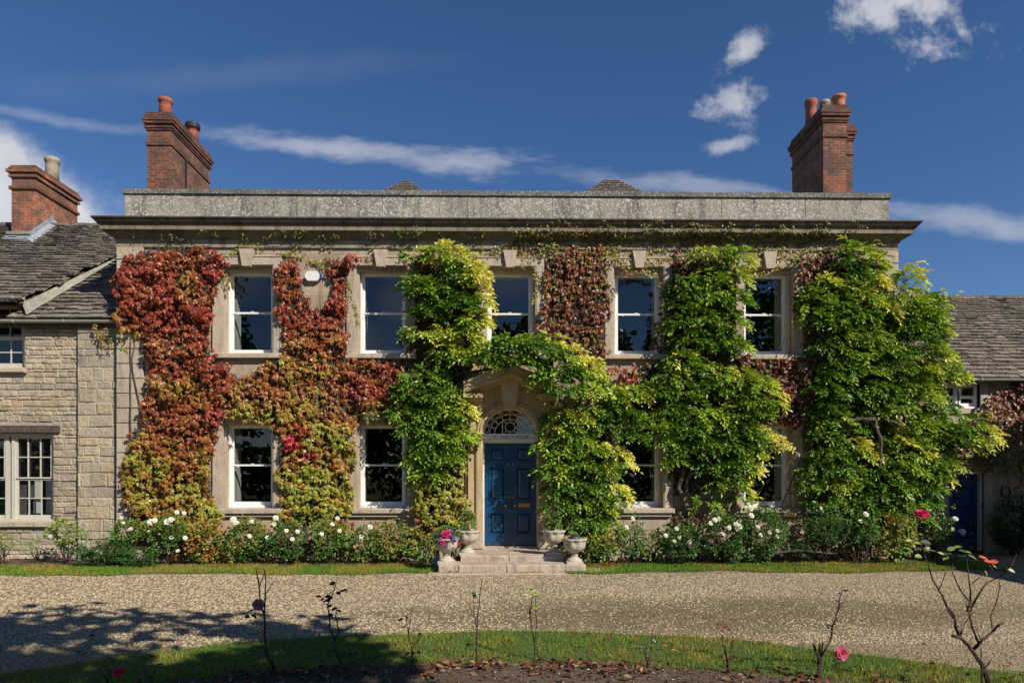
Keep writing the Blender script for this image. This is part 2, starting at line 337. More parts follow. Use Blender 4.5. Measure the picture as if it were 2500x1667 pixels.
def blades(name, poly, N, h, label=None, gaps=None, holes=None, edge=.03):
    P_ = np.array(poly); lo = P_.min(0); hi = P_.max(0); out = []
    x = rng.uniform(lo[0], hi[0], N); y = rng.uniform(lo[1], hi[1], N)
    jx = (vn(x, y, 9, 3)-.5)*edge*2; k = inpoly(x+jx, y+jx, poly)
    if holes: k &= ~inpoly(x, y, holes)
    x = x[k]; y = y[k]
    a = (x-0)/np.maximum(y, .1); vis = (a > -.85) & (a < .82) & (y > 5.2); x = x[vis]; y = y[vis]; n_ = len(x)
    g1 = vn(x, y, 1.3, 5); g2 = vn(x, y, 5, 6); g3 = rng.random(n_)
    t_ = np.clip((g1*.6+g2*.4-.38)*3, 0, 1)[:, None]
    col = (1-t_)*np.array([.12, .26, .022])+t_*np.array([.31, .28, .05]); col = col*(.65+.7*g3[:, None])
    dry = rng.random(n_) < .06; col[dry] = np.array([.22, .18, .08])
    az = rng.uniform(0, 6.28, n_); ax = np.stack([np.cos(az), np.sin(az), np.zeros(n_)], 1)
    up = norm(np.stack([rng.normal(0, .45, n_), rng.normal(0, .45, n_), np.ones(n_)], 1)); an = norm(np.cross(ax, up))
    sz = h*(.5+.8*rng.random(n_))*(.7+.6*g2)
    mb = MB(); mb.leaves([(-.09, 0, 0), (.09, 0, 0), (0, 1, 0)], [(0, 1, 2)], np.stack([x, y, np.full(n_, -.002)], 1), ax, up, an, sz, col)
    ob = mb.build(name, 'grass', None, (0, 0, 0)); tag(ob, kind='stuff'); return ob
o_ = sheet('lawn_strip', stp, 0, 'turf'); o_ = sheet('island_lawn', isl, 0, 'turf')
bd = sheet('rose_bed', bed+[(9, 2.2), (-6, 2.2)], .006, 'soil')
wb = sheet('wall_bed', [(-16, 13.62), (9.3, 13.62), (9.3, 15.9), (-16, 15.9)], .012, 'soil')
g_ = blades('grass_strip', gedge+[(-16, 13.6)], 150000, .055); tag(g_, 'narrow strip of mown grass between gravel and flower bed', 'grass')
g_ = blades('grass_lawn', isl, 330000, .045, holes=bed+[(9, 2.2), (-6, 2.2)]); tag(g_, 'mown grass of the curved lawn in the foreground', 'grass')

# loose stones on the drive
def scatter_pebbles():
    n_ = 42000; y = rng.uniform(7.3, 12.6, n_); x = rng.uniform(-.80, .80, n_)*y
    gp = inpoly(x, y, isl) | inpoly(x, y, stp); x = x[~gp]; y = y[~gp]; n_ = len(x)
    rr = ((x-3.0)/5.4)**2+((y-8.9)/1.35)**2; rr = rr+(vn(x, y, 1.3, 91)-.5)*1.3+(vn(x, y, 5, 92)-.5)*.5; kp = rng.random(n_) < np.clip(.15+.85*(rr-.3)/.9, .15, 1); x = x[kp]; y = y[kp]; n_ = len(x)
    az = rng.uniform(0, 6.28, n_); ax = np.stack([np.cos(az), np.sin(az), rng.normal(0, .2, n_)], 1); ax = norm(ax); an = norm(np.cross(ax, np.cross(np.array([rng.normal(0, .25), 0, 1.0]), ax))); ay = np.cross(an, ax)
    c = rng.random(n_)[:, None]; col = np.array([.40, .31, .195])*(1-c)+np.array([.55, .45, .30])*c
    tv = [(-1, -.6, 0), (1, -.7, 0), (.9, .7, 0), (-.8, .7, 0), (-.5, -.3, .55), (.55, -.3, .6), (.4, .4, .55), (-.5, .35, .5)]
    tf = [(0, 1, 5, 4), (1, 2, 6, 5), (2, 3, 7, 6), (3, 0, 4, 7), (4, 5, 6, 7)]
    mb = MB(); mb.leaves(tv, tf, np.stack([x, y, np.full(n_, -.006)], 1), ax, ay, an, rng.uniform(.007, .016, n_), col)
    ob = mb.build('gravel_stones', M['pebble'], None, (0, 0, 0)); tag(ob, 'loose pale stones lying on the gravel drive', 'gravel', kind='stuff')
m, t, b, o = newmat('pebble'); at = t.add('ShaderNodeAttribute', attribute_name='Col'); t.l.new(at.outputs['Color'], b.inputs['Base Color']); b.inputs['Roughness'].default_value = .9; M['pebble'] = m
scatter_pebbles()

# ------------------------------------------------------------------ masonry helpers
def wall_cells(mb, x0, x1, z0, z1, y0, y1, holes):
    xs = sorted({x0, x1}|{h for q in holes for h in (q[0], q[1]) if x0 < h < x1}); zs = sorted({z0, z1}|{h for q in holes for h in (q[2], q[3]) if z0 < h < z1})
    for i in range(len(xs)-1):
        for j in range(len(zs)-1):
            cx = (xs[i]+xs[i+1])/2; cz = (zs[j]+zs[j+1])/2
            if any(a < cx < b_ and c < cz < d for a, b_, c, d in holes): continue
            mb.box(xs[i], xs[i+1], y0, y1, zs[j], zs[j+1])
def courses(mb, x0, x1, z0, z1, yf, hh, ww, relief, ch, gap, holes, cols, j=.004):
    z = z0
    while z < z1-.02:
        h = min(random.uniform(*hh), z1-z); x = x0-random.uniform(0, .2)
        while x < x1:
            w_ = random.uniform(*ww)*(1 if h > (hh[0]+hh[1])/2 else .8); a, b_ = max(x0, x), min(x1, x+w_); x += w_
            segs = [(a, b_)]
            for q in holes:
                if q[2] < z+h-.01 and q[3] > z+.01:
                    ns = []
                    for s0, s1 in segs:
                        if q[1] <= s0 or q[0] >= s1: ns.append((s0, s1)); continue
                        if q[0] > s0: ns.append((s0, q[0]))
                        if q[1] < s1: ns.append((q[1], s1))
                    segs = ns
            for s0, s1 in segs:
                if s1-s0 < .03: continue
                c = random.choice(cols); k = random.uniform(.85, 1.12); c = tuple(v*k for v in c)
                mb.cham(s0+gap, s1-gap, z+gap, z+h-gap, yf-random.uniform(.1, 1)*relief, yf+.02, ch, c, j)
        z += h
# ------------------------------------------------------------------ the main house
Y0 = 14.5
XL, XR = PX(289, Y0), PX(2186, Y0)
house = thing('stone_house', (PX(1245, Y0), Y0, 0), 'large stone house with blue front door, ten sash windows and a plain parapet', 'house')
WC = [PX(p, Y0-.04) for p in (603.5, 930.5, 1245.5, 1560, 1878)]
zUt = (PZ(603, 647, Y0)+PZ(1878, 654, Y0))/2; zUb = (PZ(603, 864, Y0)+PZ(1878, 866.5, Y0))/2
zLt = (PZ(603, 1027, Y0)+PZ(1878, 1026, Y0))/2; zLb = (PZ(603, 1242, Y0)+PZ(1560, 1238, Y0))/2
zFr = PZ(1245, 588, Y0); zTop = PZ(1245, 532, 14.13)
OW = .535
wins = [(c, zUb, zUt, 1) for c in WC]+[(c, zLb, zLt, 0) for i, c in enumerate(WC) if i != 2]
holes = [(c-OW, c+OW, a, b_) for c, a, b_, u_ in wins]
DX = PX(1245.8, Y0); dz0 = PZ(1245, 1329, 14.85); dHole = (DX-.62, DX+.62, 0, PZ(1245, 1057, Y0)); hx = holes+[(DX-.62, DX+.62, 0, 3.42)]
mb = MB(); wall_cells(mb, XL, XR, 0, zTop, Y0, Y0+.45, hx)
mb.box(XL, XL+.4, Y0+.45, 21.5, 0, zTop); mb.box(XR-.4, XR, Y0+.45, 21.5, 0, zTop); mb.box(XL+.4, XR-.4, 21.1, 21.5, 0, zTop)
courses(mb, XL+.02, XR-.02, .0, zFr-.12, Y0-.001, (.26, .34), (.45, .85), .004, .003, .0015, [(c-OW-.19, c+OW+.19, a-.1, b_+.17) for c, a, b_, u_ in wins]+[(DX-1.0, DX+1.0, 0, 4.15)], [(1, 1, 1), (.93, .93, .94), (1.04, 1.0, .95), (.95, .9, .86)], .001)
mb.build('wall', 'wall', house)
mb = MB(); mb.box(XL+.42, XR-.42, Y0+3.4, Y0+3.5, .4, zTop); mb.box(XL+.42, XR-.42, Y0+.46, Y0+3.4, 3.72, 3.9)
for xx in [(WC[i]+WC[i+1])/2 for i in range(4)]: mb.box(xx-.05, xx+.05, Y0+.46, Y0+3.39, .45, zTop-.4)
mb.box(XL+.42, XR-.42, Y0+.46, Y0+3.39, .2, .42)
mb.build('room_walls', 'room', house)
mb = MB(); mb.box(XL+.3, XR-.3, Y0+.4, 21.2, zTop-.1, zTop+.05); mb.build('flat_roof', 'lead', house)
# quoins
zq = .1; k = 0
hq = (zFr-.14-.1)/21
for side in (0, 1):
    for i in range(21):
        w_ = .56 if side == 0 else .36+(.14 if i % 2 else 0)
        mb = MB(); a = XL-.02 if side == 0 else XR-w_+.02
        sp = a+w_*(.55 if i % 2 else 1)
        c = random.uniform(.92, 1.06)
        if i % 2 and side == 0: mb.cham(a, sp, zq+i*hq+.007, zq+(i+1)*hq-.007, Y0-.05, Y0+.02, .011, (c,)*3, .003); mb.cham(sp+.001, a+w_, zq+i*hq+.007, zq+(i+1)*hq-.007, Y0-.048, Y0+.02, .005, (c*.96,)*3, .003)
        else: mb.cham(a, a+w_, zq+i*hq+.007, zq+(i+1)*hq-.007, Y0-.05, Y0+.02, .011, (c,)*3, .003)
        if side: mb.box(XR+.001, XR+.05, Y0-.03, Y0+.4, zq+i*hq+.02, zq+(i+1)*hq-.02, (c,)*3)
        mb.build('quoin', 'trim', house)
# cornice swept round three sides
def sweep(prof, name, mat, joints=True):
    mb = MB(); V = []; k = len(prof)
    for ox, z in prof: pass
    path = [(-1, 21), (-1, None), (1, None), (1, 21)]
    for sx, yy in path:
        for ox, z in prof: V.append(((XL-ox) if sx < 0 else (XR+ox), (yy if yy else Y0-ox), z))
    Fs = [(s*k+i, s*k+i+1, (s+1)*k+i+1, (s+1)*k+i) for s in range(3) for i in range(k-1)]
    
    for s in range(3):
        for i in range(k-1):
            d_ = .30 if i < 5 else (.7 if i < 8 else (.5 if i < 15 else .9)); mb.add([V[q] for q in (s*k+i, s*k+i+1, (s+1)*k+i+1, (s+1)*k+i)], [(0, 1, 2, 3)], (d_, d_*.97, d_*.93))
    return mb.build(name, mat, house)
z = lambda py, o: PZ(1245, py, Y0-o)
prof = [(.0, zTop+.01), (.37, zTop), (.37, z(535, .37)), (.34, z(540, .34)), (.31, z(546, .31)), (.27, z(552.5, .27)), (.265, z(553.5, .26)), (.25, z(554, .25)), (.25, z(564.5, .25)), (.20, z(564.8, .24)),
        (.19, z(568, .19)), (.16, z(572, .16)), (.11, z(577, .11)), (.08, z(583, .08)), (.06, z(586, .06)), (.06, z(588.5, .06)), (.035, z(589, .04)), (.03, z(603, .03)), (.055, z(603.5, .055)), (.05, z(607.5, .05)), (0.0, z(609, 0))]
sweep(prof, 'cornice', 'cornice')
# parapet with coping and joints
pl, pr = PX(303, 14.62), PX(2171, 14.62); zc = PZ(1245, 467, 14.6)
mb = MB(); xs = [pl+(pr-pl)*i/9 for i in range(10)]
for i in range(9): mb.cham(xs[i]+.003, xs[i+1]-.003, zTop, zc-.10, 14.62, 14.98, .004, (random.uniform(.88, 1.1),)*3)
mb.box(pl, pl+.35, 14.98, 20.9, zTop, zc-.1); mb.box(pr-.35, pr, 14.98, 20.9, zTop, zc-.1)
pp = mb.build('parapet', 'parapet', house)
mb = MB(); xs = [pl-.04]
while xs[-1] < pr: xs.append(xs[-1]+random.uniform(.9, 1.5))
xs[-1] = pr+.04
for i in range(len(xs)-1):
    h = random.uniform(-.006, .01); mb.box(xs[i]+.003, xs[i+1]-.003, 14.575+random.uniform(0, .012), 15.02, zc-.098, zc+h); mb.box(xs[i]+.02, xs[i+1]-.02, 14.63, 14.98, zc+h, zc+h+.012)
mb.box(pl-.04, pl+.38, 15.03, 20.9, zc-.098, zc); mb.box(pr-.38, pr+.04, 15.03, 20.9, zc-.098, zc)
mb.build('coping', 'coping', pp)
# windows
GLY = Y0+.25
def sash_window(c, zb, zt, upper, idx):
    wn = empty_part('window', house)
    f = Y0-.045; S = .185
    mb = MB()
    for s in (-1, 1):
        a, b_ = c+s*(OW-.004), c+s*(OW+S); mb.box(a, b_, f+.012, Y0+.24, zb+.002, zt-.001 if upper else zt); mb.box(c+s*(OW+.02), c+s*(OW+S-.02), f, f+.012, zb, zt)
        mb.box(c+s*(OW+S-.035), c+s*(OW+S), f-.012, f+.012, zb, zt)
        mb.box(c+s*(OW-.045), c+s*(OW-.006), Y0+.10, Y0+.238, zb+.004, zt-.092)       # inner check
    mb.box(c-OW-S, c+OW+S, f, Y0+.24, zt+.002, zt+.165); mb.box(c-OW-S-.012, c+OW+S+.012, f-.015, Y0, zt+.167, zt+.195 if not upper else zt+.18)
    mb.box(c-OW, c+OW, Y0+.10, Y0+.24, zt-.09, zt)
    mb.build('surround', 'trim', wn)
    if upper:
        mb = MB(); mb.prism([(c-.085, zt-.045), (c+.085, zt-.045), (c+.145, zt+.31), (c-.145, zt+.31)], f-.075, Y0-.001); mb.build('keystone', 'trim', wn)
    mb = MB(); mb.cham(c-OW-S-.03, c+OW+S+.03, zb-.115, zb-.002, f-.085, Y0+.24, .018, None, .002)
    if not upper: mb.box(c-OW-S+.03, c+OW+S-.03, f-.03, Y0, zb-.175, zb-.117)
    mb.build('sill', 'trim', wn)
    x0, x1 = c-OW+.045, c+OW-.045; z0, z1 = zb, zt-.09; zm = (z0+z1)/2+.03
    mb = MB(); yb = GLY
    mb.box(x0, x0+.055, yb-.01, yb+.12, z0, z1); mb.box(x1-.055, x1, yb-.01, yb+.12, z0, z1); mb.box(x0+.055, x1-.055, yb-.01, yb+.12, z1-.03, z1); mb.box(x0+.055, x1-.055, yb-.03, yb+.12, z0, z0+.045)
    i0, i1 = x0+.055, x1-.055
    mb.box(i0, i0+.038, yb+.012, yb+.05, z0+.045, z1-.03); mb.box(i1-.038, i1, yb+.012, yb+.05, z0+.045, z1-.03)
    mb.box(i0+.038, i1-.038, yb+.012, yb+.05, z1-.065, z1-.03); mb.box(i0+.038, i1-.038, yb+.014, yb+.06, z0+.045, z0+.13)
    mb.box(i0, i1, yb+.002, yb+.07, zm-.02, zm+.018); mb.box(c-.03, c+.03, yb-.004, yb+.03, zm+.0185, zm+.035)
    for s in (-1, 1): mb.tube([(c+s*.3, yb-.005, zm-.045), (c+s*.3, yb-.005, zm-.018)], .011, 6)
    mb.build('sash_frame', 'white', wn)
    mb = MB(); mb.box(i0+.03, i1-.03, yb+.030, yb+.034, z0+.12, zm-.015); mb.box(i0+.03, i1-.03, yb+.040, yb+.044, zm+.012, z1-.06); mb.build('pane', 'glass', wn)
    # splayed inner shutters
    mb = MB()
    for s in (-1, 1):
        xa = c+s*(OW-.10); xb = c+s*(OW-.085); V = [(xa, yb+.13, z0), (xb, yb+.56, z0), (xb, yb+.56, z1+.05), (xa, yb+.13, z1+.05), (xa+s*.03, yb+.13, z0), (xb+s*.03, yb+.56, z0), (xb+s*.03, yb+.56, z1+.05), (xa+s*.03, yb+.13, z1+.05)]
        mb.add(V, [(0, 1, 2, 3), (7, 6, 5, 4), (0, 3, 7, 4), (1, 5, 6, 2), (3, 2, 6, 7), (0, 4, 5, 1)])
        for q in (0, 1):
            za, zz = (z0+.12, zm-.1) if q == 0 else (zm+.05, z1-.1); t0, t1 = .2, .8
            pA = np.array([xa, yb+.13]); pB = np.array([xb, yb+.56]); u_ = pB-pA; nn = np.array([-s*u_[1], s*u_[0]])/np.linalg.norm(u_)*.012
            A = pA+u_*t0+nn; B = pA+u_*t1+nn; mb.add([(A[0], A[1], za), (B[0], B[1], za), (B[0], B[1], zz), (A[0], A[1], zz)], [(0, 1, 2, 3)])
    mb.box(c-OW-.01, c+OW+.01, yb+.14, yb+.62, z1+.055, z1+.1)
    mb.build('shutter', 'shutter', wn)
    if idx == 0 and not upper or idx == 9: pass
for i, (c, a, b_, u_) in enumerate(wins): sash_window(c, a, b_, u_, i)

# chimneys
def stack(mb, x0, x1, y0, y1, zb, zt, tint=(1, 1, 1), corb=True):
    D = tuple(v*.75 for v in tint)
    mb.box(x0, x1, y0, y1, zb, zt-.46, tint)
    for a, b_, o, c in ((.46, .41, .03, D), (.41, .36, .055, D), (.36, .30, .03, D), (.30, .23, .075, D), (.23, .16, .095, D), (.16, .08, .05, D), (.08, 0, .03, D)):
        mb.box(x0-o, x1+o, y0-o, y1+o, zt-a, zt-b_, c)
    mb.box(x0-.03, x1+.03, y0-.03, y1+.03, zt-.85, zt-.77, D)
def pot(name, x, y, z0, h, r, mat, par, lip=.016, dark=False):
    mb = MB(); mb.lathe([(r*1.0, z0), (r*.93, z0+h*.6), (r*.92, z0+h*.8), (r+lip, z0+h*.84), (r+lip, z0+h*.93), (r+lip*.6, z0+h), (r*.7, z0+h), (r*.65, z0+h*.6)], x, y, 20); return mb.build(name, mat, par, None, True)
YC = 17.8
ch = empty_part('chimney', house); x0, x1 = PX(359, YC), PX(418, YC); y1 = YC+2.3; zt = PZ(400, 275, YC)
mb = MB(); stack(mb, x0, x1, YC, y1, 6.5, zt, (.82, .8, .8)); mb.build('brick_stack', 'brick', ch)
mb = MB(); mb.box(x1-.01, x1+.04, YC+.75, YC+.80, 6.5, zt-.86, (.3, .3, .3)); mb.build('joint', 'black', ch)
pot('chimney_pot', PX(404, YC+.3), YC+.3, zt-.03, PZ(404, 243, YC+.3)-zt+.03, .165, 'terra', ch)
pt = pot('chimney_pot', PX(470, YC+1.5), YC+1.5, zt-.03, .42, .15, 'terra', ch)
mb = MB(); mb.lathe([(.2, zt+.34), (.21, zt+.42), (.19, zt+.47), (.1, zt+.48)], PX(470, YC+1.5), YC+1.5, 18); mb.build('pot_cowl', 'black', ch)
YD = 18.0
ch = empty_part('chimney', house); x0, x1 = PX(2010, YD), PX(2066.7, YD); zt = PZ(2040, 257, YD)
mb = MB(); stack(mb, x0, x1, YD, YD+.95, 6.5, zt, (.85, .82, .82)); stack(mb, x0+.003, PX(2089, YD+.8), YD+.96, YD+1.95, 6.5, zt-.01, (.85, .82, .82)); mb.build('brick_stack', 'brick', ch)
pot('chimney_pot', PX(2048, YD+.4), YD+.4, zt-.03, PZ(2048, 236, YD+.4)-zt+.03, .17, 'terra2', ch)
pot('chimney_pot', PX(2013, YD+.75), YD+.75, zt-.03, PZ(2013, 246, YD+.7)-zt+.03, .13, 'buff', ch)
pot('chimney_pot', PX(1980, YD+1.4), YD+1.4, zt-.03, PZ(1980, 246, YD+1.4)-zt+.03, .16, 'terra', ch)
# tile roofs
def tiles(mb, xa, xb, y0, z0, y1, z1, c0=.17, c1=.11, clip=None, lift=0.0):
    L = math.hypot(y1-y0, z1-z0); uy, uz = (y1-y0)/L, (z1-z0)/L; s = 0
    while s < L:
        cs = c0+(c1-c0)*s/L; x = xa-random.uniform(0, .2)
        while x < xb:
            w_ = random.uniform(.14, .34)*(cs/.15); xm = x+w_/2; ym = y0+uy*s; zm = z0+uz*s
            if clip is None or clip(xm, ym, zm):
                j = random.uniform(-.018, .018); ln = cs*1.7; th = random.uniform(.028, .05); tl = random.uniform(.015, .035)
                A = (y0+uy*(s+j), z0+uz*(s+j)); B = (y0+uy*min(s+ln, L+.02), z0+uz*min(s+ln, L+.02))
                ny, nz_ = -uz, uy
                V = []; r1, r2 = random.uniform(-.008, .008), random.uniform(-.008, .008)
                for (q, off) in ((A, th+tl), (B, .002)):
                    for xx, r_ in ((x+.004, r1), (x+w_-.004, r2)):
                        V.append((xx, q[0]+uy*r_+ny*off, q[1]+uz*r_+nz_*off+lift))
                for (q, off) in ((A, tl), (B, -.01)):
                    for xx, r_ in ((x+.004, r1), (x+w_-.004, r2)): V.append((xx, q[0]+uy*r_+ny*off, q[1]+uz*r_+nz_*off+lift))
                k = random.choice([.6, .8, .9, 1, 1.1, 1.25, 1.5]); c = (k*random.uniform(.97, 1.06), k, k*random.uniform(.92, 1))
                mb.add(V, [(0, 1, 3, 2), (4, 5, 1, 0), (0, 2, 6, 4), (1, 5, 7, 3), (4, 6, 7, 5)], c)
            x += w_
        s += cs
# the two hipped roof tops behind the parapet
def hip(ax_, ay_, az_, hw, flat, slope, back):
    rf = MB(); n_ = int(hw/.09)
    for i in range(n_):
        a0, a1 = i*hw/n_, (i+1)*hw/n_; zz0, zz1 = az_-slope*a0, az_-slope*a1; th = .035
        for s in (0, 1, -1):
            k = random.uniform(.7, 1.4)
            if s == 0:
                x = ax_-flat-a1
                while x < ax_+flat+a1:
                    w_ = min(random.uniform(.18, .34), ax_+flat+a1-x); k = random.uniform(.6, 1.4); rf.box(x+.004, x+w_, ay_-a1-.02, ay_-a0+.2, zz1, zz1+th, (k, k, k*.95)); x += w_
            else: rf.box(ax_+s*(flat+a0-.15), ax_+s*(flat+a1+.02), ay_-a0, back, zz1, zz1+th, (k, k, k))
    return rf
def cone_roof(ax_, ay_, az_, flat, hw, slope, back):
    zb = az_-slope*hw; V = [(ax_-flat, ay_, az_), (ax_+flat, ay_, az_), (ax_-flat-hw, ay_-hw, zb), (ax_+flat+hw, ay_-hw, zb), (ax_-flat, back, az_), (ax_+flat, back, az_), (ax_-flat-hw, back, zb), (ax_+flat+hw, back, zb)]
    return V, [(2, 3, 1, 0), (3, 7, 5, 1), (6, 2, 0, 4), (0, 1, 5, 4), (4, 5, 7, 6)]
for px, py, flat in ((992, 438, .02), (1492, 436, .16)):
    X, Y, Z = P(px, py, 20.0); mb = MB(); V, Fs = cone_roof(X, Y, Z-.03, flat, 2.2, 1.0, 21.0); mb.add(V, Fs, (.7,)*3); mb.add(*(lambda h: (np.concatenate(h.V), h.Fc))(hip(X, Y, Z-.02, 2.2, flat, 1.0, 20.9)), (1, 1, 1)); mb.build('roof', 'tile', house)
# ------------------------------------------------------------------ doorway of the main house
YS = 14.40                                        # face of the door stonework
zi = PZ(1245, 1057, YS); RA = .585; RB = RA*.93
ds = empty_part('door_surround', house)
def arc(cx, cz, ra, rb, a0, a1, n_): return [(cx+ra*math.cos(R(a0+(a1-a0)*i/n_)), cz+rb*math.sin(R(a0+(a1-a0)*i/n_))) for i in range(n_+1)]
xl, xr = DX-.89, DX+.93; ztp = 4.0
mb = MB()
for s in (-1, 1):                                # spandrels either side of the arch
    pts = arc(DX, zi, RA, RB, 90, 90+90*(-s), 14) if s == 1 else arc(DX, zi, RA, RB, 90, 180, 14)
    ox = xr if s == 1 else xl
    outer = [(ox, zi) if False else None]
    mb.prism(pts+[(ox, zi), (ox, ztp), (DX, ztp)], YS, Y0+.36)
mb.build('spandrel', 'door_stone', ds)
mb = MB()
for (ra, dy) in ((RA+.115, .03), (RA+.06, .05)):
    o_ = arc(DX, zi, ra, ra*.94, 0, 180, 36); i_ = arc(DX, zi, RA+.002, RB+.002, 0, 180, 36)
    for i in range(36): mb.prism([i_[i], o_[i], o_[i+1], i_[i+1]], YS-dy, YS+.01)
mb.build('archivolt', 'door_stone', ds)
for s in (-1, 1):
    e = xl if s < 0 else xr; q = DX+s*RA
    mb = MB(); mb.box(e, q, YS, Y0+.36, .28, zi-.13); mb.box(e+(-s)*.165, q+s*.01, YS-.04, YS, .58, zi-.19); mb.box(e+(-s)*.19, q+s*.035, YS-.052, YS-.04, .62, zi-.23); mb.build('pilaster', 'door_stone', ds)
    mb = MB(); mb.box(e+(-s)*.13, q-s*.02, YS-.085, Y0+.35, zi-.035, zi); mb.box(e+(-s)*.15, q-s*.0, YS-.06, Y0+.35, zi-.13, zi-.036); mb.box(e, e+(-s)*.12, YS-.01, Y0, zi-.129, zi); mb.build('capital', 'door_stone', ds)
    mb = MB(); mb.cham(min(e, q)-.01, max(e, q)+.01, .265, .575, YS-.075, Y0+.35, .015); mb.build('plinth', 'trim', ds)
# pediment with broken base
YP = 13.98
def pt(px, py, Y=YP): X_, _, Z_ = P(px, py, Y); return (X_, Z_)
ap = pt(1245.5, 893); al = pt(1132, 937); bl = pt(1132, 958); ab = pt(1245.5, 917)
mir = lambda q: (2*ap[0]-q[0], q[1])
ped = empty_part('pediment', ds)
mb = MB(); mb.prism([al, ap, mir(al), mir(bl), ab, bl], YP, Y0); lift = lambda q, d: (q[0], q[1]+d)
mb.prism([lift(al, .002), lift(ap, .002), mir(lift(al, .002)), mir(lift(al, .05)), lift(ap, .05), lift(al, .05)], YP-.05, Y0); mb.prism([lift(bl, .03), lift(ab, .03), mir(lift(ab, .03)), mir(lift(bl, .03)), mir(lift(bl, .06)), lift(ab, .06), lift(bl, .06)], YP-.02, YP+.05)
mb.prism([lift(bl, -.065), lift(ab, -.065), mir(lift(bl, -.065)), mir(lift(bl, -.001)), lift(ab, -.001), lift(bl, -.001)], 14.2, Y0-.002)
mb.build('raking_cornice', 'door_stone', ped)
for s in (0, 1):
    a = pt(1131, 969.5); b_ = pt(1179, 960); mb = MB(); x0, x1 = (a[0], b_[0]) if s == 0 else (2*ap[0]-b_[0]-.0, 2*ap[0]-a[0])
    mb.box(x0, x1, YP, YS-.001, a[1], b_[1]); mb.box(x0+.06, x1-.02, YP+.12, YS-.001, a[1]-.05, a[1]-.001); mb.build('cornice_return', 'door_stone', ped)
    mb = MB(); mb.box(x0+.12, x1-.01 if s == 0 else x1-.12, 14.25, Y0, a[1]-.3, a[1]-.051); mb.build('bracket', 'door_stone', ped)
mb = MB(); KY = 14.18; A = [pt(1233.5, 996, KY), pt(1258, 996, KY), pt(1270, 921, KY), pt(1221, 921, KY)]; mb.prism(A, KY, YS)
c_ = DX; mb.prism([pt(1228.5, 994, KY+.09), pt(1262.5, 994, KY+.09), pt(1277.5, 925, KY+.09), pt(1213.5, 925, KY+.09)], KY+.09, YS-.001)
mb.build('keystone', 'door_stone', ds)
# fanlight
YF = 14.80; RG = .545; RGb = RG*.93; zf = PZ(1245, 1058.5, YF)
fan = empty_part('fanlight', house)
mb = MB()
o_ = arc(DX, zf-.0, RA+.03, RB+.03, 0, 180, 40); i_ = arc(DX, zf, RG, RGb, 0, 180, 40)
for i in range(40): mb.prism([i_[i], o_[i], o_[i+1], i_[i+1]], YF-.05, YF+.05)
mb.build('arched_frame', 'white', fan)
mb = MB(); mb.prism(arc(DX, zf, RG+.01, RGb+.01, 0, 180, 40), YF+.02, YF+.024); mb.build('pane', 'glass', fan)
mb = MB(); Yb = YF-.0; T = lambda pts, r=.0085: mb.tube([(a, Yb, b_) for a, b_ in pts], r, 6)
e = lambda r, a: (DX+r*math.cos(R(a)), zf+r*.93*math.sin(R(a)))
T(arc(DX, zf, .335, .335*.93, 0, 180, 36), .010); T(arc(DX, zf, .445, .445*.93, 0, 180, 36), .009)
for a in (20.5, 42, 64.5, 90, 115.5, 138, 159.5): T([e(.335, a), e(RG, a)], .009); mb.lathe([(.004, e(.39, a)[1]-.02), (.016, e(.39, a)[1]), (.004, e(.39, a)[1]+.02)], e(.39, a)[0], Yb, 8)
aa = [0, 20.5, 42, 64.5, 90, 115.5, 138, 159.5, 180]
for i in range(8): T([e(RG-.075*math.sin(math.pi*k/8), aa[i]+(aa[i+1]-aa[i])*k/8) for k in range(9)], .007)
cz = zf+.145; T(arc(DX, cz, .105, .105, 0, 360, 28), .010)
for s in (-1, 1): T([(DX+s*.165, zf), (DX+s*.165, zf+.335*.93*math.sin(math.acos(.165/.335)))], .010); T([(DX+s*.075, cz+.075), (DX+s*.16, cz+.145)], .008); T([(DX+s*.075, cz-.075), (DX+s*.15, zf)], .008)
T([(DX, cz+.105), (DX, zf+.31)], .008); T([(DX, cz-.105), (DX, zf)], .008)
mb.build('glazing_bars', 'white', fan)
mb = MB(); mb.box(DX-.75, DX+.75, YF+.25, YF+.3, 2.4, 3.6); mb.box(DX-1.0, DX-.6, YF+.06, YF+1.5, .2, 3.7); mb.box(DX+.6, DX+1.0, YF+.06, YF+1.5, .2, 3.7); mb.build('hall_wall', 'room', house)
zbt, zbb = zf, PZ(1245, 1074, YF-.06)
nb = MB(); nb.box(DX-RA, DX+RA, YF-.06, YF+.05, zbb, zbt-.002); nb.box(DX-RA, DX+RA, YF-.035, YF+.04, zbb-.045, zbb-.002); nb.box(DX-RA, DX+RA, YF-.10, YF-.061, zbb-.02, zbb+.012); nbo = nb.build('name_board', 'white', house)
def text(s_, size, x, y, z, name, mat, par, shear=0, ext=.002, sp=1.0):
    cu = bpy.data.curves.new(name, 'FONT'); cu.body = s_; cu.size = size; cu.extrude = ext; cu.align_x = 'CENTER'; cu.align_y = 'CENTER'; cu.shear = shear; cu.space_character = sp
    to = bpy.data.objects.new('tmp', cu); COL.objects.link(to); bpy.context.view_layer.update()
    me = bpy.data.meshes.new_from_object(to.evaluated_get(bpy.context.evaluated_depsgraph_get())); bpy.data.objects.remove(to); me.name = name
    V = np.zeros(len(me.vertices)*3); me.vertices.foreach_get('co', V); V = V.reshape(-1, 3); W = np.stack([V[:, 0]+x, y-V[:, 2], V[:, 1]+z], 1)-np.array(WL[par.name]); me.vertices.foreach_set('co', W.ravel())
    me.materials.clear(); me.materials.append(M[mat]); ob = bpy.data.objects.new(name, me); COL.objects.link(ob); ob.parent = par; WL[name] = WL[par.name]; return ob
text("ST.  MARY'S HOUSE", .084, DX+.0, YF-.0625, (zbt+zbb)/2, 'lettering', 'ink', nbo, .3, .001, 1.06)
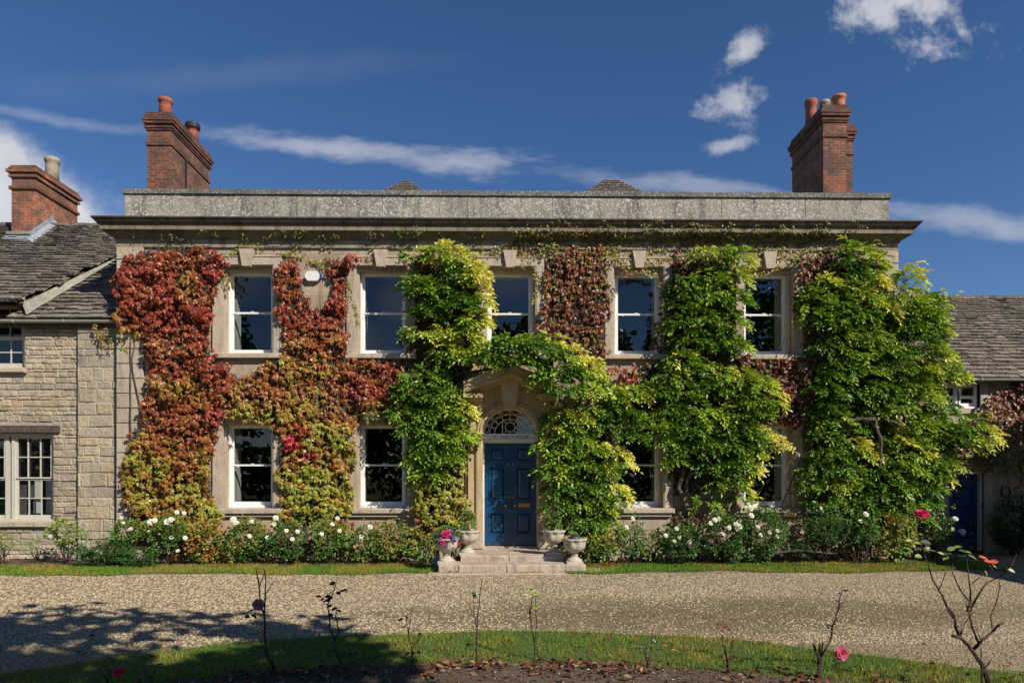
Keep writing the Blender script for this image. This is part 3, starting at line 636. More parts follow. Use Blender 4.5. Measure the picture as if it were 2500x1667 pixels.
# the blue door
fd = empty_part('front_door', house); YB = 14.86; zb_, zt_ = PZ(1245, 1329.5, YB), PZ(1245, 1081.5, YB); HW = (PX(1310.2, YB)-PX(1182.5, YB))/2; dc = PX(1246.4, YB)
mb = MB()
for s in (-1, 1): mb.box(dc+s*HW, dc+s*(HW+.05), YF-.04, YB+.06, zb_-.02, zt_+.04)
mb.box(dc-HW, dc+HW, YF-.04, YB+.06, zt_+.002, zt_+.05); mb.build('door_frame', 'white', fd)
for s in (-1, 1):
    xa, xb = (dc-HW+.003, dc-.002) if s < 0 else (dc+.002, dc+HW-.003)
    p0, p1 = (PX(1195.5, YB), PX(1233.6, YB)) if s < 0 else (PX(1260, YB), PX(1298, YB))
    ph = [(1304.5, 1250), (1221, 1139.5), (1126, 1092.5)]; hl = [(p0, p1, PZ(1245, a, YB), PZ(1245, b_, YB)) for a, b_ in ph]
    mb = MB(); wall_cells(mb, xa, xb, zb_, zt_, YB, YB+.045, hl)
    mb.box(xa, xb, YB+.03, YB+.04, zb_, zt_)
    for a, b_, c, d in hl:                         # moulded frame and raised field
        for w_, o in ((.0, .012), (.018, .006)):
            mb.box(a-.012+w_, b_+.012-w_, YB-o, YB, c-.012+w_, c+.006+w_); mb.box(a-.012+w_, b_+.012-w_, YB-o, YB, d-.006-w_, d+.012-w_); mb.box(a-.012+w_, a+.006+w_, YB-o, YB, c+.006+w_, d-.006-w_); mb.box(b_-.006-w_, b_+.012-w_, YB-o, YB, c+.006+w_, d-.006-w_)
        i1, i2 = .035, .085; yy0, yy1 = YB+.028, YB-.002
        V = [(a+i1, yy0, c+i1), (b_-i1, yy0, c+i1), (b_-i1, yy0, d-i1), (a+i1, yy0, d-i1), (a+i2, yy1, c+i2), (b_-i2, yy1, c+i2), (b_-i2, yy1, d-i2), (a+i2, yy1, d-i2)]
        mb.add(V, [(0, 1, 5, 4), (1, 2, 6, 5), (2, 3, 7, 6), (3, 0, 4, 7), (4, 5, 6, 7)])
    if s > 0: mb.box(dc-.012, dc+.012, YB-.014, YB-.001, zb_, zt_)
    mb.box(xa, xb, YB-.03, YB-.001, zb_, zb_+.07); mb.build('door_leaf', 'blue', fd)
    kx, kz = PX(1235 if s < 0 else 1257.8, YB), PZ(1245, 1233.6, YB-.03); mb = MB(); V0 = []
    prof_ = [(.012, 0), (.02, .003), (.012, .012), (.012, .025), (.028, .035), (.030, .048), (.018, .06), (.002, .062)]
    for i, (r_, d) in enumerate(prof_):
        for k in range(14): V0.append((kx+r_*math.cos(k*math.pi/7), YB-d, kz+r_*math.sin(k*math.pi/7)))
    mb.add(V0, [(i*14+k, i*14+(k+1) % 14, (i+1)*14+(k+1) % 14, (i+1)*14+k) for i in range(len(prof_)-1) for k in range(14)]); mb.build('door_knob', 'brass', fd, None, True)
a, b_ = P(1265, 1237.5, YB), P(1294, 1228, YB); mb = MB(); mb.box(a[0], b_[0], YB-.018, YB-.001, a[2], b_[2]); mb.box(a[0]+.03, b_[0]-.03, YB-.028, YB-.019, a[2]+.02, b_[2]-.018); mb.build('letter_plate', 'brass', fd)
[text(q, .095, PX(x_, YB), YB-.017, PZ(1245, 1133.5, YB), 'door_number', 'steel', fd, 0, .003) for q, x_ in (('2', 1241), ('7', 1252))]
for q in (1242.5, 1250.5): mb = MB(); a = P(q, 1212.5, YB); mb.lathe([(.012, a[2]-.025), (.02, a[2]), (.012, a[2]+.025)], a[0], YB-.016, 8); mb.build('door_lock', 'brass', fd)
mb = MB(); a = P(1313.7, 1180, YF-.05); mb.box(a[0]-.014, a[0]+.014, YF-.06, YF-.041, a[2]-.035, a[2]+.035); mb.build('doorbell', 'black', fd)
mb = MB(); mb.box(DX-RA, DX+RA, YF-.14, YB+.1, zb_-.07, zb_-.018); mb.build('threshold', 'step', house)
# alarm box
al_ = empty_part('alarm_box', house); a = P(765, 674, Y0-.08); k = [(-.17, -.04), (-.17, .04), (-.11, .10), (.10, .10), (.145, .05), (.145, -.05), (.10, -.10), (-.11, -.10)]
mb = MB(); mb.prism([(a[0]-.01+p[0]*.95, a[2]+p[1]) for p in k], Y0-.10, Y0-.001); mb.build('cover', 'plastic', al_)
mb = MB(); mb.prism([(a[0]+.05+p[0]*.75, a[2]+p[1]*.9) for p in k], Y0-.085, Y0-.0015); mb.prism([(a[0]+.148, a[2]-.055), (a[0]+.165, a[2]-.04), (a[0]+.165, a[2]+.04), (a[0]+.148, a[2]+.055)], Y0-.095, Y0-.02); mb.build('strobe', 'bluep', al_)
# lantern by the door
ln = thing('wall_lantern', (PX(1128, 14.2), 14.3, 2.0), 'black iron wall lantern half hidden by leaves left of the front door', 'lantern')
a = P(1128, 1101, 14.2); b_ = P(1128, 1083, 14.2); mb = MB(); V = []
for z_, r_ in ((a[2], .045), (b_[2], .085)):
    for q in range(6): V.append((a[0]+r_*math.cos(q*math.pi/3), 14.2+r_*math.sin(q*math.pi/3), z_))
mb.add(V, [(q, (q+1) % 6, (q+1) % 6+6, q+6) for q in range(6)]+[(5, 4, 3, 2, 1, 0)]); mb.build('glass_body', 'lampg', ln)
mb = MB(); mb.lathe([(.10, b_[2]+.002), (.10, b_[2]+.015), (.05, b_[2]+.07), (.03, b_[2]+.1), (.012, b_[2]+.13)], a[0], 14.2, 12)
for q in range(6): mb.tube([V[q], V[q+6]], .006, 4)
mb.lathe([(.012, a[2]-.09), (.03, a[2]-.05), (.05, a[2]-.01), (.045, a[2]-.001)], a[0], 14.2, 12); mb.tube([(a[0], 14.2, a[2]-.08), (a[0], 14.3, a[2]-.14), (a[0], 14.5, a[2]-.1)], .012, 6); mb.build('iron_frame', 'black', ln)
# steps
st = thing('doorstep', (DX, 13.2, 0), 'two worn pale stone steps up to the blue front door', 'steps')
z1_, z2_ = .149, .256
mb = MB(); xa, xb = PX(1123.5, 13.22), PX(1375, 13.22); mb.cham(xa, DX-.05, .02, z2_, 13.22, Y0+.4, .02, None, .006); mb.cham(DX-.045, xb, .02, z2_, 13.225, Y0+.4, .02, (.97, .95, .93), .006); mb.build('upper_step', 'step', st)
mb = MB(); xa, xb = PX(1118, 12.66), PX(1379.5, 12.66)
for u, v_, k in ((0, .45, 1), (.452, 1, .95)): mb.cham(xa+(xb-xa)*u, xa+(xb-xa)*v_, .0, z1_, 12.66, 13.5, .02, (k,)*3, .006)
mb.build('lower_step', 'step', st)
mb = MB(); mb.cham(PX(1069.5, 12.66), xa-.004, 0, z1_-.003, 12.665, 13.3, .02, (.72, .72, .72), .006); mb.build('plinth_block', 'step', st)
mb = MB(); mb.cham(xb+.006, PX(1431, 12.7), 0, z1_-.012, 12.74, 13.35, .02, (.75, .74, .72), .006); mb.build('plinth_block', 'step', st)
mb = MB(); mb.cham(PX(1045, 12.5), PX(1382, 12.5), -.05, .012, 12.46, 12.7, .01, (.8,)*3); mb.cham(PX(1384, 12.5), PX(1478, 12.5), -.05, .014, 12.75, 13.2, .01, (.8,)*3); mb.build('paving_slab', 'step', st)
# ------------------------------------------------------------------ house on the left
lh = thing('rubble_stone_house', (-10.5, 15, 0), 'rubble stone house with stone tiled roof, left of the large house', 'house')
YL, YL2 = 14.70, 14.60
LX = PX(-330, YL); zE = PZ(150, 781, Y0-.05)
wlx0, wlx1, wlz0, wlz1 = PX(-110, YL), PX(130, YL), PZ(60, 1273, YL), PZ(60, 1058, YL)
wux0, wux1, wuz0, wuz1 = PX(-110, YL), PX(60, YL), PZ(30, 899, YL), PZ(30, 745, YL)
hl = [(wlx0, wlx1, wlz0, wlz1), (wux0, wux1, wuz0, wuz1)]
xP = PX(197, YL)
mb = MB(); wall_cells(mb, LX, xP, 0, zE+.05, YL, YL+.4, hl); mb.box(LX, PX(62, YL), YL, YL+.4, wuz1, wuz1+.12); mb.box(PX(60.5, YL), PX(64, YL), YL, YL+.4, zE+.06, wuz1); mb.box(xP, XL-.03, YL2, YL+.4, 0, zE+.05); mb.box(LX, LX+.3, YL+.4, 20.5, 0, 5); mb.box(LX, XL, 20.5, 20.8, 0, 5); mb.build('wall', 'mortar', lh)
mb = MB(); RC = [(1.0, .99, .95), (.95, .93, .89), (1.04, 1.0, .93), (.88, .89, .91), (1.05, .98, .86), (.97, .91, .83), (1, 1, 1)]
hh_ = [(wlx0-.1, wlx1+.0, wlz0-.02, wlz1+.19), (wux0, wux1+.02, wuz0-.12, 7)]
courses(mb, LX, xP-.01, .02, zE, YL-.006, (.06, .17), (.10, .42), .028, .02, .002, hh_+[(wlx1+.0, wlx1+.2, wlz1+.0, wlz1+.19)], RC, .016)
courses(mb, xP, XL-.035, .02, zE, YL2-.006, (.09, .30), (.14, .55), .026, .02, .002, [], RC, .018)
mb.build('wall_stones', 'rubble', lh)
mb = MB(); mb.cham(wlx0-.1, PX(147, YL), PZ(60, 1056.5, YL-.05), PZ(60, 1038, YL-.05), YL-.06, YL+.3, .012, None, .006); mb.build('lintel_beam', 'oak', lh)
def small_window(par, xs_, z0, z1, y, cols, matf='cream', n_rows=2):
    wn = empty_part('window', par); mb = MB(); x0, x1 = xs_
    mb.box(x0, x1, y, y+.1, z1-.05, z1); mb.box(x0, x1, y-.03, y+.1, z0, z0+.05)
    return wn, mb
def casement(par, bays, z0, z1, y, nc, nr, mat='cream'):
    wn = empty_part('window', par); mb = MB(); xa, xb = bays[0][0]-.07, bays[-1][1]+.07
    mb.box(xa, xb, y, y+.12, z1-.06, z1-.001); mb.box(xa, xb, y-.03, y+.12, z0+.001, z0+.05)
    for i, (a, b_) in enumerate(bays):
        for q, r_ in ((a-.07, a), (b_, b_+.07)): mb.box(q, r_, y, y+.12, z0+.051, z1-.061)
        zm = (z0+z1)/2-.02
        for zz0, zz1, yy in ((z0+.051, zm, y+.05), (zm, z1-.061, y+.02)):
            mb.box(a, a+.045, yy, yy+.03, zz0, zz1); mb.box(b_-.045, b_, yy, yy+.03, zz0, zz1); mb.box(a+.045, b_-.045, yy, yy+.03, zz0, zz0+(.085 if zz0 < z0+.1 else .03)); mb.box(a+.045, b_-.045, yy, yy+.03, zz1-.04, zz1)
            for k in range(1, nc): x_ = a+(b_-a)*k/nc; mb.box(x_-.011, x_+.011, yy+.003, yy+.027, zz0+.02, zz1-.02)
            for k in range(1, nr): q = zz0+.05+(zz1-zz0-.08)*k/nr; mb.box(a+.03, b_-.03, yy+.004, yy+.026, q-.011, q+.011)
    mb.build('sash_frame', mat, wn)
    mb = MB(); [mb.box(a+.02, b_-.02, y+.063, y+.066, z0+.06, z1-.07) for a, b_ in bays]; mb.build('pane', 'glass', wn)
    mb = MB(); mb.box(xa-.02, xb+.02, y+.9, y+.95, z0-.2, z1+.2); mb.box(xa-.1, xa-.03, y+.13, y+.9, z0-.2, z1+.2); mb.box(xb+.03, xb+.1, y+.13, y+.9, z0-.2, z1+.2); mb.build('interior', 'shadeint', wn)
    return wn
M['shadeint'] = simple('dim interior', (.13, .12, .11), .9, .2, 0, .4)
b1 = (PX(36, YL+.1), PX(127, YL+.1)); bw = b1[1]-b1[0]; bays = [(b1[0]-2*(bw+.2), b1[0]-bw-.4), (b1[0]-bw-.2, b1[0]-.2), b1]
wn = casement(lh, bays, wlz0, wlz1, YL+.1, 3, 2)
mb = MB(); mb.cham(wlx0-.1, PX(132, YL), wlz0-.11, wlz0-.002, YL-.10, YL+.2, .012, None, .004); mb.build('sill', 'trim', wn)
mb = MB()                                        # white roller blinds part way down
for k, (a, b_) in enumerate(((.42, .58), (.75, .93), (.08, .28))): mb.box(b1[0]+bw*a, b1[0]+bw*b_, YL+.6, YL+.62, wlz0+.15, wlz0+.9)
mb.build('curtain', 'plastic', wn)
b2 = (PX(-45, YL+.14), PX(56, YL+.14)); wn = casement(lh, [(b2[0]-.9, b2[0]-.16), b2], wuz0, wuz1+.05, YL+.14, 3, 2)
mb = MB(); mb.cham(wux0-.1, PX(68, YL), wuz0-.10, wuz0-.002, YL-.12, YL+.2, .012, None, .004); mb.build('sill', 'trim', wn)
# roofs
yE, zE1, zE2 = 14.55, PZ(150, 735, 14.55), PZ(150, 776, 14.55); yR = 17.95; zR = PZ(200, 552, yR); sl = (zR-zE1)/(yR-yE)
def topx(X, Y, Z):
    d = X*math.sin(YAW)+Y*math.cos(YAW); a = (X*math.cos(YAW)-Y*math.sin(YAW))/d; return CX+F*a, HY-F*(Z-CH)/d
VA = P(57, 735, yE)
def onplane(px, py):
    t0, t1 = 14.0, 19.0
    for _ in range(40):
        tm = (t0+t1)/2; X, Y, Z = P(px, py, tm)
        if Z > zE1+sl*(tm-yE): t0 = tm
        else: t1 = tm
    return P(px, py, (t0+t1)/2)
VB = onplane(292, 622)
def clipv(X, Y, Z): return X < VA[0]+(VB[0]-VA[0])*(Y-VA[1])/(VB[1]-VA[1])
mb = MB(); tiles(mb, LX-.3, XL-.02, yE-.05, zE1-.05*sl, yR, zR, .17, .11, lambda X, Y, Z: clipv(X, Y, Z)); 
sl2 = (zE1+sl*(VB[1]-yE)-.10-zE2)/(VB[1]-yE); tiles(mb, LX-.3, XL-.02, yE-.05, zE2-.04, VB[1]+.3, zE2+sl2*(VB[1]+.3-yE), .17, .11, lambda X, Y, Z: X > PX(22, 14.55)+.0 and not clipv(X+.25, Y, Z) )
mb.build('roof', 'tile', lh)
mb = MB(); n_ = 22; V = []
for i in range(n_+1):
    t_ = i/n_; X = VA[0]+(VB[0]-VA[0])*t_; Y = VA[1]+(VB[1]-VA[1])*t_; zt_1 = zE1+sl*(Y-yE); zb_1 = zE2+sl2*(Y-yE); w_ = .05+.015*math.sin(i*1.7)
    V += [(X, Y, zt_1-.03), (X+.03, Y-.05, zt_1-.12), (X+w_+.05, Y-.06, zb_1+.05)]
mb.add(V, [(3*i+k, 3*i+k+1, 3*i+k+4, 3*i+k+3) for i in range(n_) for k in (0, 1)]); mb.build('mortar_fillet', 'fillet', lh)
mb = MB(); mb.add([(LX-.3, yE, zE1-.1), (LX-.3, yR, zR-.1), (XL, yR, zR-.1), (VB[0], VB[1], zE1+sl*(VB[1]-yE)-.1), (VA[0], VA[1], zE1-.1)], [(0, 1, 2, 3, 4)])
mb.add([(LX, yE+.06, zE2-.12), (LX, VB[1], zE2+sl2*(VB[1]-yE)-.12), (XL, VB[1], zE2+sl2*(VB[1]-yE)-.12), (XL, yE+.06, zE2-.12)], [(0, 1, 2, 3)])
mb.add([(LX-.3, yR, zR-.1), (XL, yR, zR-.1), (XL, 21.3, 5), (LX-.3, 21.3, 5)], [(0, 1, 2, 3)])
mb.add([(LX, yE+.2, 5), (LX, yR, zR-.1), (LX, 21, 5)], [(0, 1, 2)]); mb.build('roof_boarding', 'oak', lh)
mb = MB(); x = LX-.3
while x < XL-.3: w_ = random.uniform(.35, .5); k = random.uniform(.8, 1.2); mb.box(x, x+w_-.01, yR-.13, yR+.13, zR-.05, zR+.03+random.uniform(0, .02), (k,)*3); x += w_
mb.build('ridge', 'tile', lh)
def gutter(par, x0, x1, y, z, r=.058):
    mb = MB(); V = []; k = 9
    for x in (x0, x1):
        for q in (r, r*.88):
            for i in range(k): a = math.pi+math.pi*i/(k-1); V.append((x, y+q*math.cos(a), z+q*math.sin(a)))
    Fs = [(i, i+1, i+1+2*k, i+2*k) for i in range(k-1)]+[(i+k, i+k+2*k, i+k+1+2*k, i+1+k) for i in range(k-1)]+[(0, 2*k, 3*k, k), (k-1, 2*k-1, 4*k-1, 3*k-1)]
    Fs += [(i, i+k, i+k+1, i+1) for i in range(k-1)]+[(i+2*k, i+1+2*k, i+1+3*k, i+3*k) for i in range(k-1)]
    mb.add(V, Fs); x = x0+.45
    while x < x1: mb.box(x-.012, x+.012, y-r-.006, y-r+.004, z-.05, z+.01); mb.tube([(x, y-r+.01, z-.05), (x, y+.12, z-.12)], .006, 5); x += 1.05
    return mb.build('gutter', 'gutter', par)
gutter(lh, LX-.3, PX(279, 14.47), 14.47, zE+.0); gutter(lh, LX-.3, PX(57, 14.47), 14.47, PZ(30, 724, 14.47))
mb = MB(); mb.box(LX, XL-.03, 14.53, 14.58, zE-.14, zE+.02); mb.build('fascia', 'oak', lh)
# left chimney
YH = 17.3; ch = empty_part('chimney', lh); x0, x1 = PX(28, YH), PX(86, YH); zt = PZ(60, 404, YH); mb = MB()
tint = (1.35, 1.25, 1.15); mb.box(x0, x1, YH, YH+1.7, 6.5, zt-.30, tint)
for a, b_, o, c in ((.30, .24, .05, tint), (.24, .19, .02, tint), (.19, .11, .09, tint), (.11, .05, .05, (1.0, .9, .8)), (.05, 0, .02, (.8, .75, .7))): mb.box(x0-o, x1+o, YH-o, YH+1.7+o, zt-a, zt-b_, c)
mb.box(x0-.05, x1+.04, YH-.04, YH+1.74, zt-.60, zt-.52, (.9, .8, .75)); mb.build('brick_stack', 'brick', ch)
zF = sl*(YH-yE)+zE1
mb = MB(); mb.cham(x0-.1, x1+.03, zF+.06, zF+.14, YH-.08, YH+.02, .01, None, .006); mb.build('drip_stone', 'fillet', ch)
mb = MB(); mb.add([(x0-.2, YH-.32, zF-.25), (x1+.12, YH-.34, zF-.25), (x1+.06, YH-.03, zF+.06), (x0-.12, YH-.03, zF+.06)], [(0, 1, 2, 3)])
n_ = 9; V = []
for i in range(n_+1):
    y_ = YH-.34+i*(1.02/n_); zz = zE1+sl*(y_-yE)+.05; V += [(x1+.16, y_, zz-.0), (x1+.012, y_+.02, zz+.10), (x1+.012, y_+.02, zz+.24)]
mb.add(V, [(3*i, 3*i+3, 3*i+4, 3*i+1) for i in range(n_)]+[(3*i+1, 3*i+4, 3*i+5-(0), 3*i+2) for i in range(1, n_)]); mb.build('lead_flashing', 'lead', ch)
pot('chimney_pot', PX(127, YH+.9), YH+.9, zt-.05, PZ(127, 387, YH+.9)-zt+.05, .165, 'buff', ch, .015)
# ------------------------------------------------------------------ house on the right
rh = thing('low_stone_house', (11.5, 16, 0), 'low stone house with tiled roof and blue side door, right of the large house', 'house')
YR = 15.8; RX = 15.5; xA = XR+.02; zE = PZ(2440, 925, 15.7); rz = PZ(2400, 728, 19.2)
bdx0, bdx1 = PX(2318, YR), PX(2400, YR); bdz = PZ(2350, 1150, YR); wx0, wx1 = PX(2290, YR), PX(2392, YR); wz0, wz1 = PZ(2350, 997, YR), PZ(2350, 934, YR)
hl = [(bdx0-.0, bdx1, 0, bdz), (wx0, wx1, wz0, wz1)]
mb = MB(); wall_cells(mb, xA, RX, 0, zE+.1, YR, YR+.4, hl); mb.box(RX-.3, RX, YR+.4, 22, 0, zE+.1); mb.box(xA, RX, 22, 22.3, 0, zE+.1); mb.add([(RX, YR, zE+.1), (RX, 19.2, rz-.1), (RX, 22.3, zE+.1)], [(0, 1, 2)]); mb.build('wall', 'mortar', rh)
mb = MB(); courses(mb, xA, RX, .02, zE, YR-.01, (.14, .3), (.25, .6), .015, .012, .003, [(bdx0-.15, bdx1+.2, 0, bdz+.18), (wx0-.1, wx1+.17, wz0-.1, wz1+.1)], RC, .006); mb.build('wall_stones', 'rubble', rh)
mb = MB(); tiles(mb, xA-.1, RX+.2, 15.55, zE-.03, 19.2, rz, .2, .13); mb.build('roof', 'tile', rh)
mb = MB(); mb.add([(xA, 15.6, zE-.08), (RX+.1, 15.6, zE-.08), (RX+.1, 19.2, rz-.08), (xA, 19.2, rz-.08), (xA, 22.5, zE-.08), (RX+.1, 22.5, zE-.08)], [(0, 1, 2, 3), (3, 2, 5, 4)]); mb.build('roof_boarding', 'oak', rh)
mb = MB(); x = xA
while x < RX: w_ = random.uniform(.35, .5); k = random.uniform(.8, 1.2); mb.box(x, x+w_-.01, 19.07, 19.33, rz-.04, rz+.04+random.uniform(0, .02), (k,)*3); x += w_
mb.build('ridge', 'tile', rh)
gutter(rh, xA, RX, 15.52, zE-.02)
sdx = (PX(2313, YR+.12), PX(2386, YR+.12)); sd = empty_part('side_door', rh); zt_ = PZ(2350, 1157, YR+.12)
mb = MB(); hl = [(sdx[0]+.12, sdx[1]-.1, a, b_) for a, b_ in ((.3, .75), (.95, 1.55), (1.68, 1.98))]; wall_cells(mb, sdx[0]-.2, sdx[1], .06, zt_, YR+.12, YR+.17, hl)
for a, b_, c, d in hl: mb.box(a, b_, YR+.15, YR+.16, c, d); mb.cham(a+.05, b_-.05, c+.05, d-.05, YR+.125, YR+.15, .025)
mb.build('door_leaf', 'blue', sd)
mb = MB(); mb.box(sdx[1]+.001, sdx[1]+.12, YR+.03, YR+.2, .03, zt_+.06); mb.box(sdx[0]-.2, sdx[1], YR+.03, YR+.2, zt_+.001, zt_+.06); mb.build('door_frame', 'white', sd)
mb = MB(); mb.box(sdx[1]-.005+.04, sdx[1]+.06, YR+.015, YR+.029, 1.05, 1.16); mb.build('bell_push', 'black', sd)
mb = MB(); mb.box(bdx1+.0, bdx1+.20, YR-.05, YR+.2, .0, bdz+.04); mb.box(sdx[0]-.3, bdx1+.2, YR-.05, YR+.2, bdz+.042, bdz+.2); mb.box(wx1, wx1+.17, YR-.04, YR+.2, wz0-.1, wz1+.1); mb.box(xA+.1, wx1, YR-.05, YR+.2, wz0-.12, wz0-.002); mb.build('door_jamb', 'trim', rh)
wn = casement(rh, [(PX(2298, YR+.08), PX(2334, YR+.08)), (PX(2345, YR+.08)+.0, PX(2383, YR+.08))], wz0, wz1, YR+.08, 1, 1, 'white')
hs = MB(); a = P(2455, 1200, YR-.04); hs.tube([(a[0]+.11*math.sin(R(q)), YR-.05, a[2]-.11*math.cos(R(q))*1.15) for q in range(-145, 146, 15)], .02, 6); hso = hs.build('horseshoe', 'black', None, (a[0], YR-.02, a[2])); tag(hso, 'dark iron horseshoe hung on the stone wall beside the blue side door', 'horseshoe')
# outbuilding beyond the right edge: its shadow falls across the side door and the gravel corner
ob_ = thing('stone_outbuilding', (13.6, 9, 0), 'low stone outbuilding beyond the right edge that shades the gravel corner', 'outbuilding')
mb = MB(); courses(mb, 12.9, 14.9, 0, 4.1, 6.5, (.2, .3), (.3, .6), .02, .012, .004, [], RC); mb.box(12.9, 14.9, 6.52, 13.4, 0, 4.2); mb.add([(12.6, 6.3, 4.15), (13.9, 6.3, 5.2), (15.2, 6.3, 4.15), (12.6, 13.6, 4.15), (13.9, 13.6, 5.2), (15.2, 13.6, 4.15)], [(0, 1, 2), (5, 4, 3), (0, 3, 4, 1), (1, 4, 5, 2), (0, 2, 5, 3)]); mb.build('wall', 'rubble', ob_)
# ------------------------------------------------------------------ urns
def urn(name, px, py, Yc, rb, label, s=1.0):
    X, _, Z = P(px, py, Yc-rb*.55); u_ = thing(name, (X, Yc, Z), label, 'urn', 'stone urns by the front steps')
    prof_ = [(.095, 0), (.095, .0)]
    mb = MB(); mb.box(X-.155*s, X+.155*s, Yc-.155*s, Yc+.155*s, Z, Z+.05*s); mb.lathe([(.145*s, Z+.051*s), (.14*s, Z+.075*s), (.09*s, Z+.11*s), (.06*s, Z+.145*s), (.07*s, Z+.16*s), (.078*s, Z+.17*s), (.06*s, Z+.185*s), (.065*s, Z+.21*s)], X, Yc, 24); mb.build('pedestal', 'urn', u_, None, False)
    mb = MB(); mod = lambda i, a: 1+(.11*abs(math.sin(4*a))-.04+.02*math.sin(9*a+i) if 1 < i < 8 else (.03*math.sin(8*a) if i >= 8 else 0))
    pr_ = [(.06, .20), (.10, .215), (.155, .245), (.20, .29), (.222, .34), (.225, .385), (.225, .41), (.235, .43), (.262, .445), (.27, .462), (.262, .478), (.235, .48), (.215, .46), (.205, .43)]
    mb.lathe([(r_*s*rb/.26, Z+z_*s) for r_, z_ in pr_], X, Yc, 48, mod); mb.build('bowl', 'urn', u_, None, True)
    mb = MB(); mb.lathe([(.205*s*rb/.26, Z+.44*s), (.01, Z+.46*s)], X, Yc, 20); mb.build('soil', 'soil', u_)
    return u_, (X, Yc, Z+.45*s)
# ------------------------------------------------------------------ climbers
K = 2500/2352
def Pv(px, py, Y):
    a = (px-CX)/F; b_ = (HY-py)/F; t_ = Y/(math.cos(YAW)-a*math.sin(YAW))
    return np.stack([t_*(math.sin(YAW)+a*math.cos(YAW)), Y+0*px, CH+t_*b_], 1)
def wallY(px, py):                      # the plane each climber clings to: cornice overhang or wall
    Y = np.full(len(px), Y0-.02); Y = np.where(py < 587, Y0-.06-np.clip((587-py)/22, 0, 1)*.2, Y); return np.where(py < 563, Y0-.27-np.clip((563-py)/25, 0, 1)*.1, Y)
CRV = [(0, .38, .02), (-.30, .30, .0), (-.56, -.12, -.14), (-.20, -.08, .02), (0, -.66, -.18), (.20, -.08, .02), (.56, -.12, -.14), (.30, .30, .0), (0, .08, .12)]
CRF = [(8, 0, 1), (8, 1, 2), (8, 2, 3), (8, 3, 4), (8, 4, 5), (8, 5, 6), (8, 6, 7), (8, 7, 0)]
IVV = [(0, .4, 0), (-.45, .05, -.05), (0, -.55, -.05), (.45, .05, -.05)]; IVF = [(0, 1, 2), (0, 2, 3)]
def ramp3(t_, stops):
    t_ = np.clip(t_, -.3, 1); ps = [p for p, c in stops]; return np.stack([np.interp(t_, ps, [c[i] for p, c in stops]) for i in range(3)], 1)
AUT = [(-.3, (.34, .012, .022)), (-.12, (.23, .024, .012)), (.2, (.215, .048, .012)), (.45, (.24, .085, .014)), (.72, (.25, .145, .018)), (1, (.225, .235, .022))]
def creeper(mb, polys, dens, depth, size, colf, wy=wallY, jit=26, tv=CRV, tf=CRF, K_=K, fill=.18, seed=0, thin=0.0, tilt=.35):
    for pi, poly in enumerate(polys):
        pl_ = [(x*K_, y*K_) for x, y in poly]; A = np.array(pl_); lo = A.min(0)-20; hi = A.max(0)+20
        n_ = int((hi[0]-lo[0])*(hi[1]-lo[1])/115**2*dens)
        x = rng.uniform(lo[0], hi[0], n_); y = rng.uniform(lo[1], hi[1], n_)
        xj = x+(vn(x, y, 1/14, 1+seed)-.5)*jit+(vn(x, y, 1/45, 4+seed)-.5)*jit; yj = y+(vn(x, y, 1/14, 2+seed)-.5)*jit+(vn(x, y, 1/45, 5+seed)-.5)*jit
        k = inpoly(xj, yj, pl_)
        if thin: k &= vn(x, y*.8, 1/26, 11+seed)*.6+vn(x, y, 1/9, 12+seed)*.4 > thin
        x = x[k]; y = y[k]; n_ = len(x)
        # clumps: shingled tiers that bulge and overhang
        cl_ = vn(x, y, 1/34, 7+seed)*.6+vn(x, y*1.6, 1/13, 8+seed)*.4
        q_ = y/27+vn(x, y, 1/38, 15+seed)*3.2+vn(x, y, 1/15, 16+seed)*.9; fr_ = q_-np.floor(q_)
        gp = (fr_ > .30+.3*(vn(x, y, 1/50, 17+seed)-.5)) | (rng.random(n_) < .14); x, y, n_, cl_, fr_ = x[gp], y[gp], int(gp.sum()), cl_[gp], fr_[gp]
        h = depth*(.15+1.5*np.clip(cl_-.2, 0, 1)*(.25+1.1*fr_**.8)); dr = rng.random(n_); h = h*np.where(dr < fill, dr/fill, 1)+rng.uniform(0, .03, n_)
        Yw = wy(x, y); pos = Pv(x, y, Yw-h)
        g = rng.normal(0, 1, (n_, 4))
        ay = norm(np.stack([g[:, 0]*.35, .42+.0*g[:, 1]+g[:, 1]*.25, np.full(n_, 1.0)], 1))        # stalk end is up and towards the wall
        an = norm(np.stack([g[:, 2]*.45+.12, np.full(n_, -1.0), tilt+g[:, 3]*.35], 1)); ax = norm(np.cross(ay, an)); an = np.cross(ax, ay)
        sz = size*rng.uniform(.6, 1.25, n_)
        mb.leaves(tv, tf, pos, ax, ay, an, sz, colf(x, y, n_))
    return mb
def autc(t0f, dark=1.18):
    def f_(x, y, n_):
        t_ = t0f(x, y)+(vn(x, y, 1/60, 21)-.5)*.75+(vn(x, y, 1/18, 22)-.5)*.5+rng.normal(0, .15, n_)
        t_ = np.maximum(t_, np.minimum(t0f(x, y)-.05, .02)); c = ramp3(t_, AUT)*(rng.uniform(.6, 1.3, n_)*dark)[:, None]; return c
    return f_
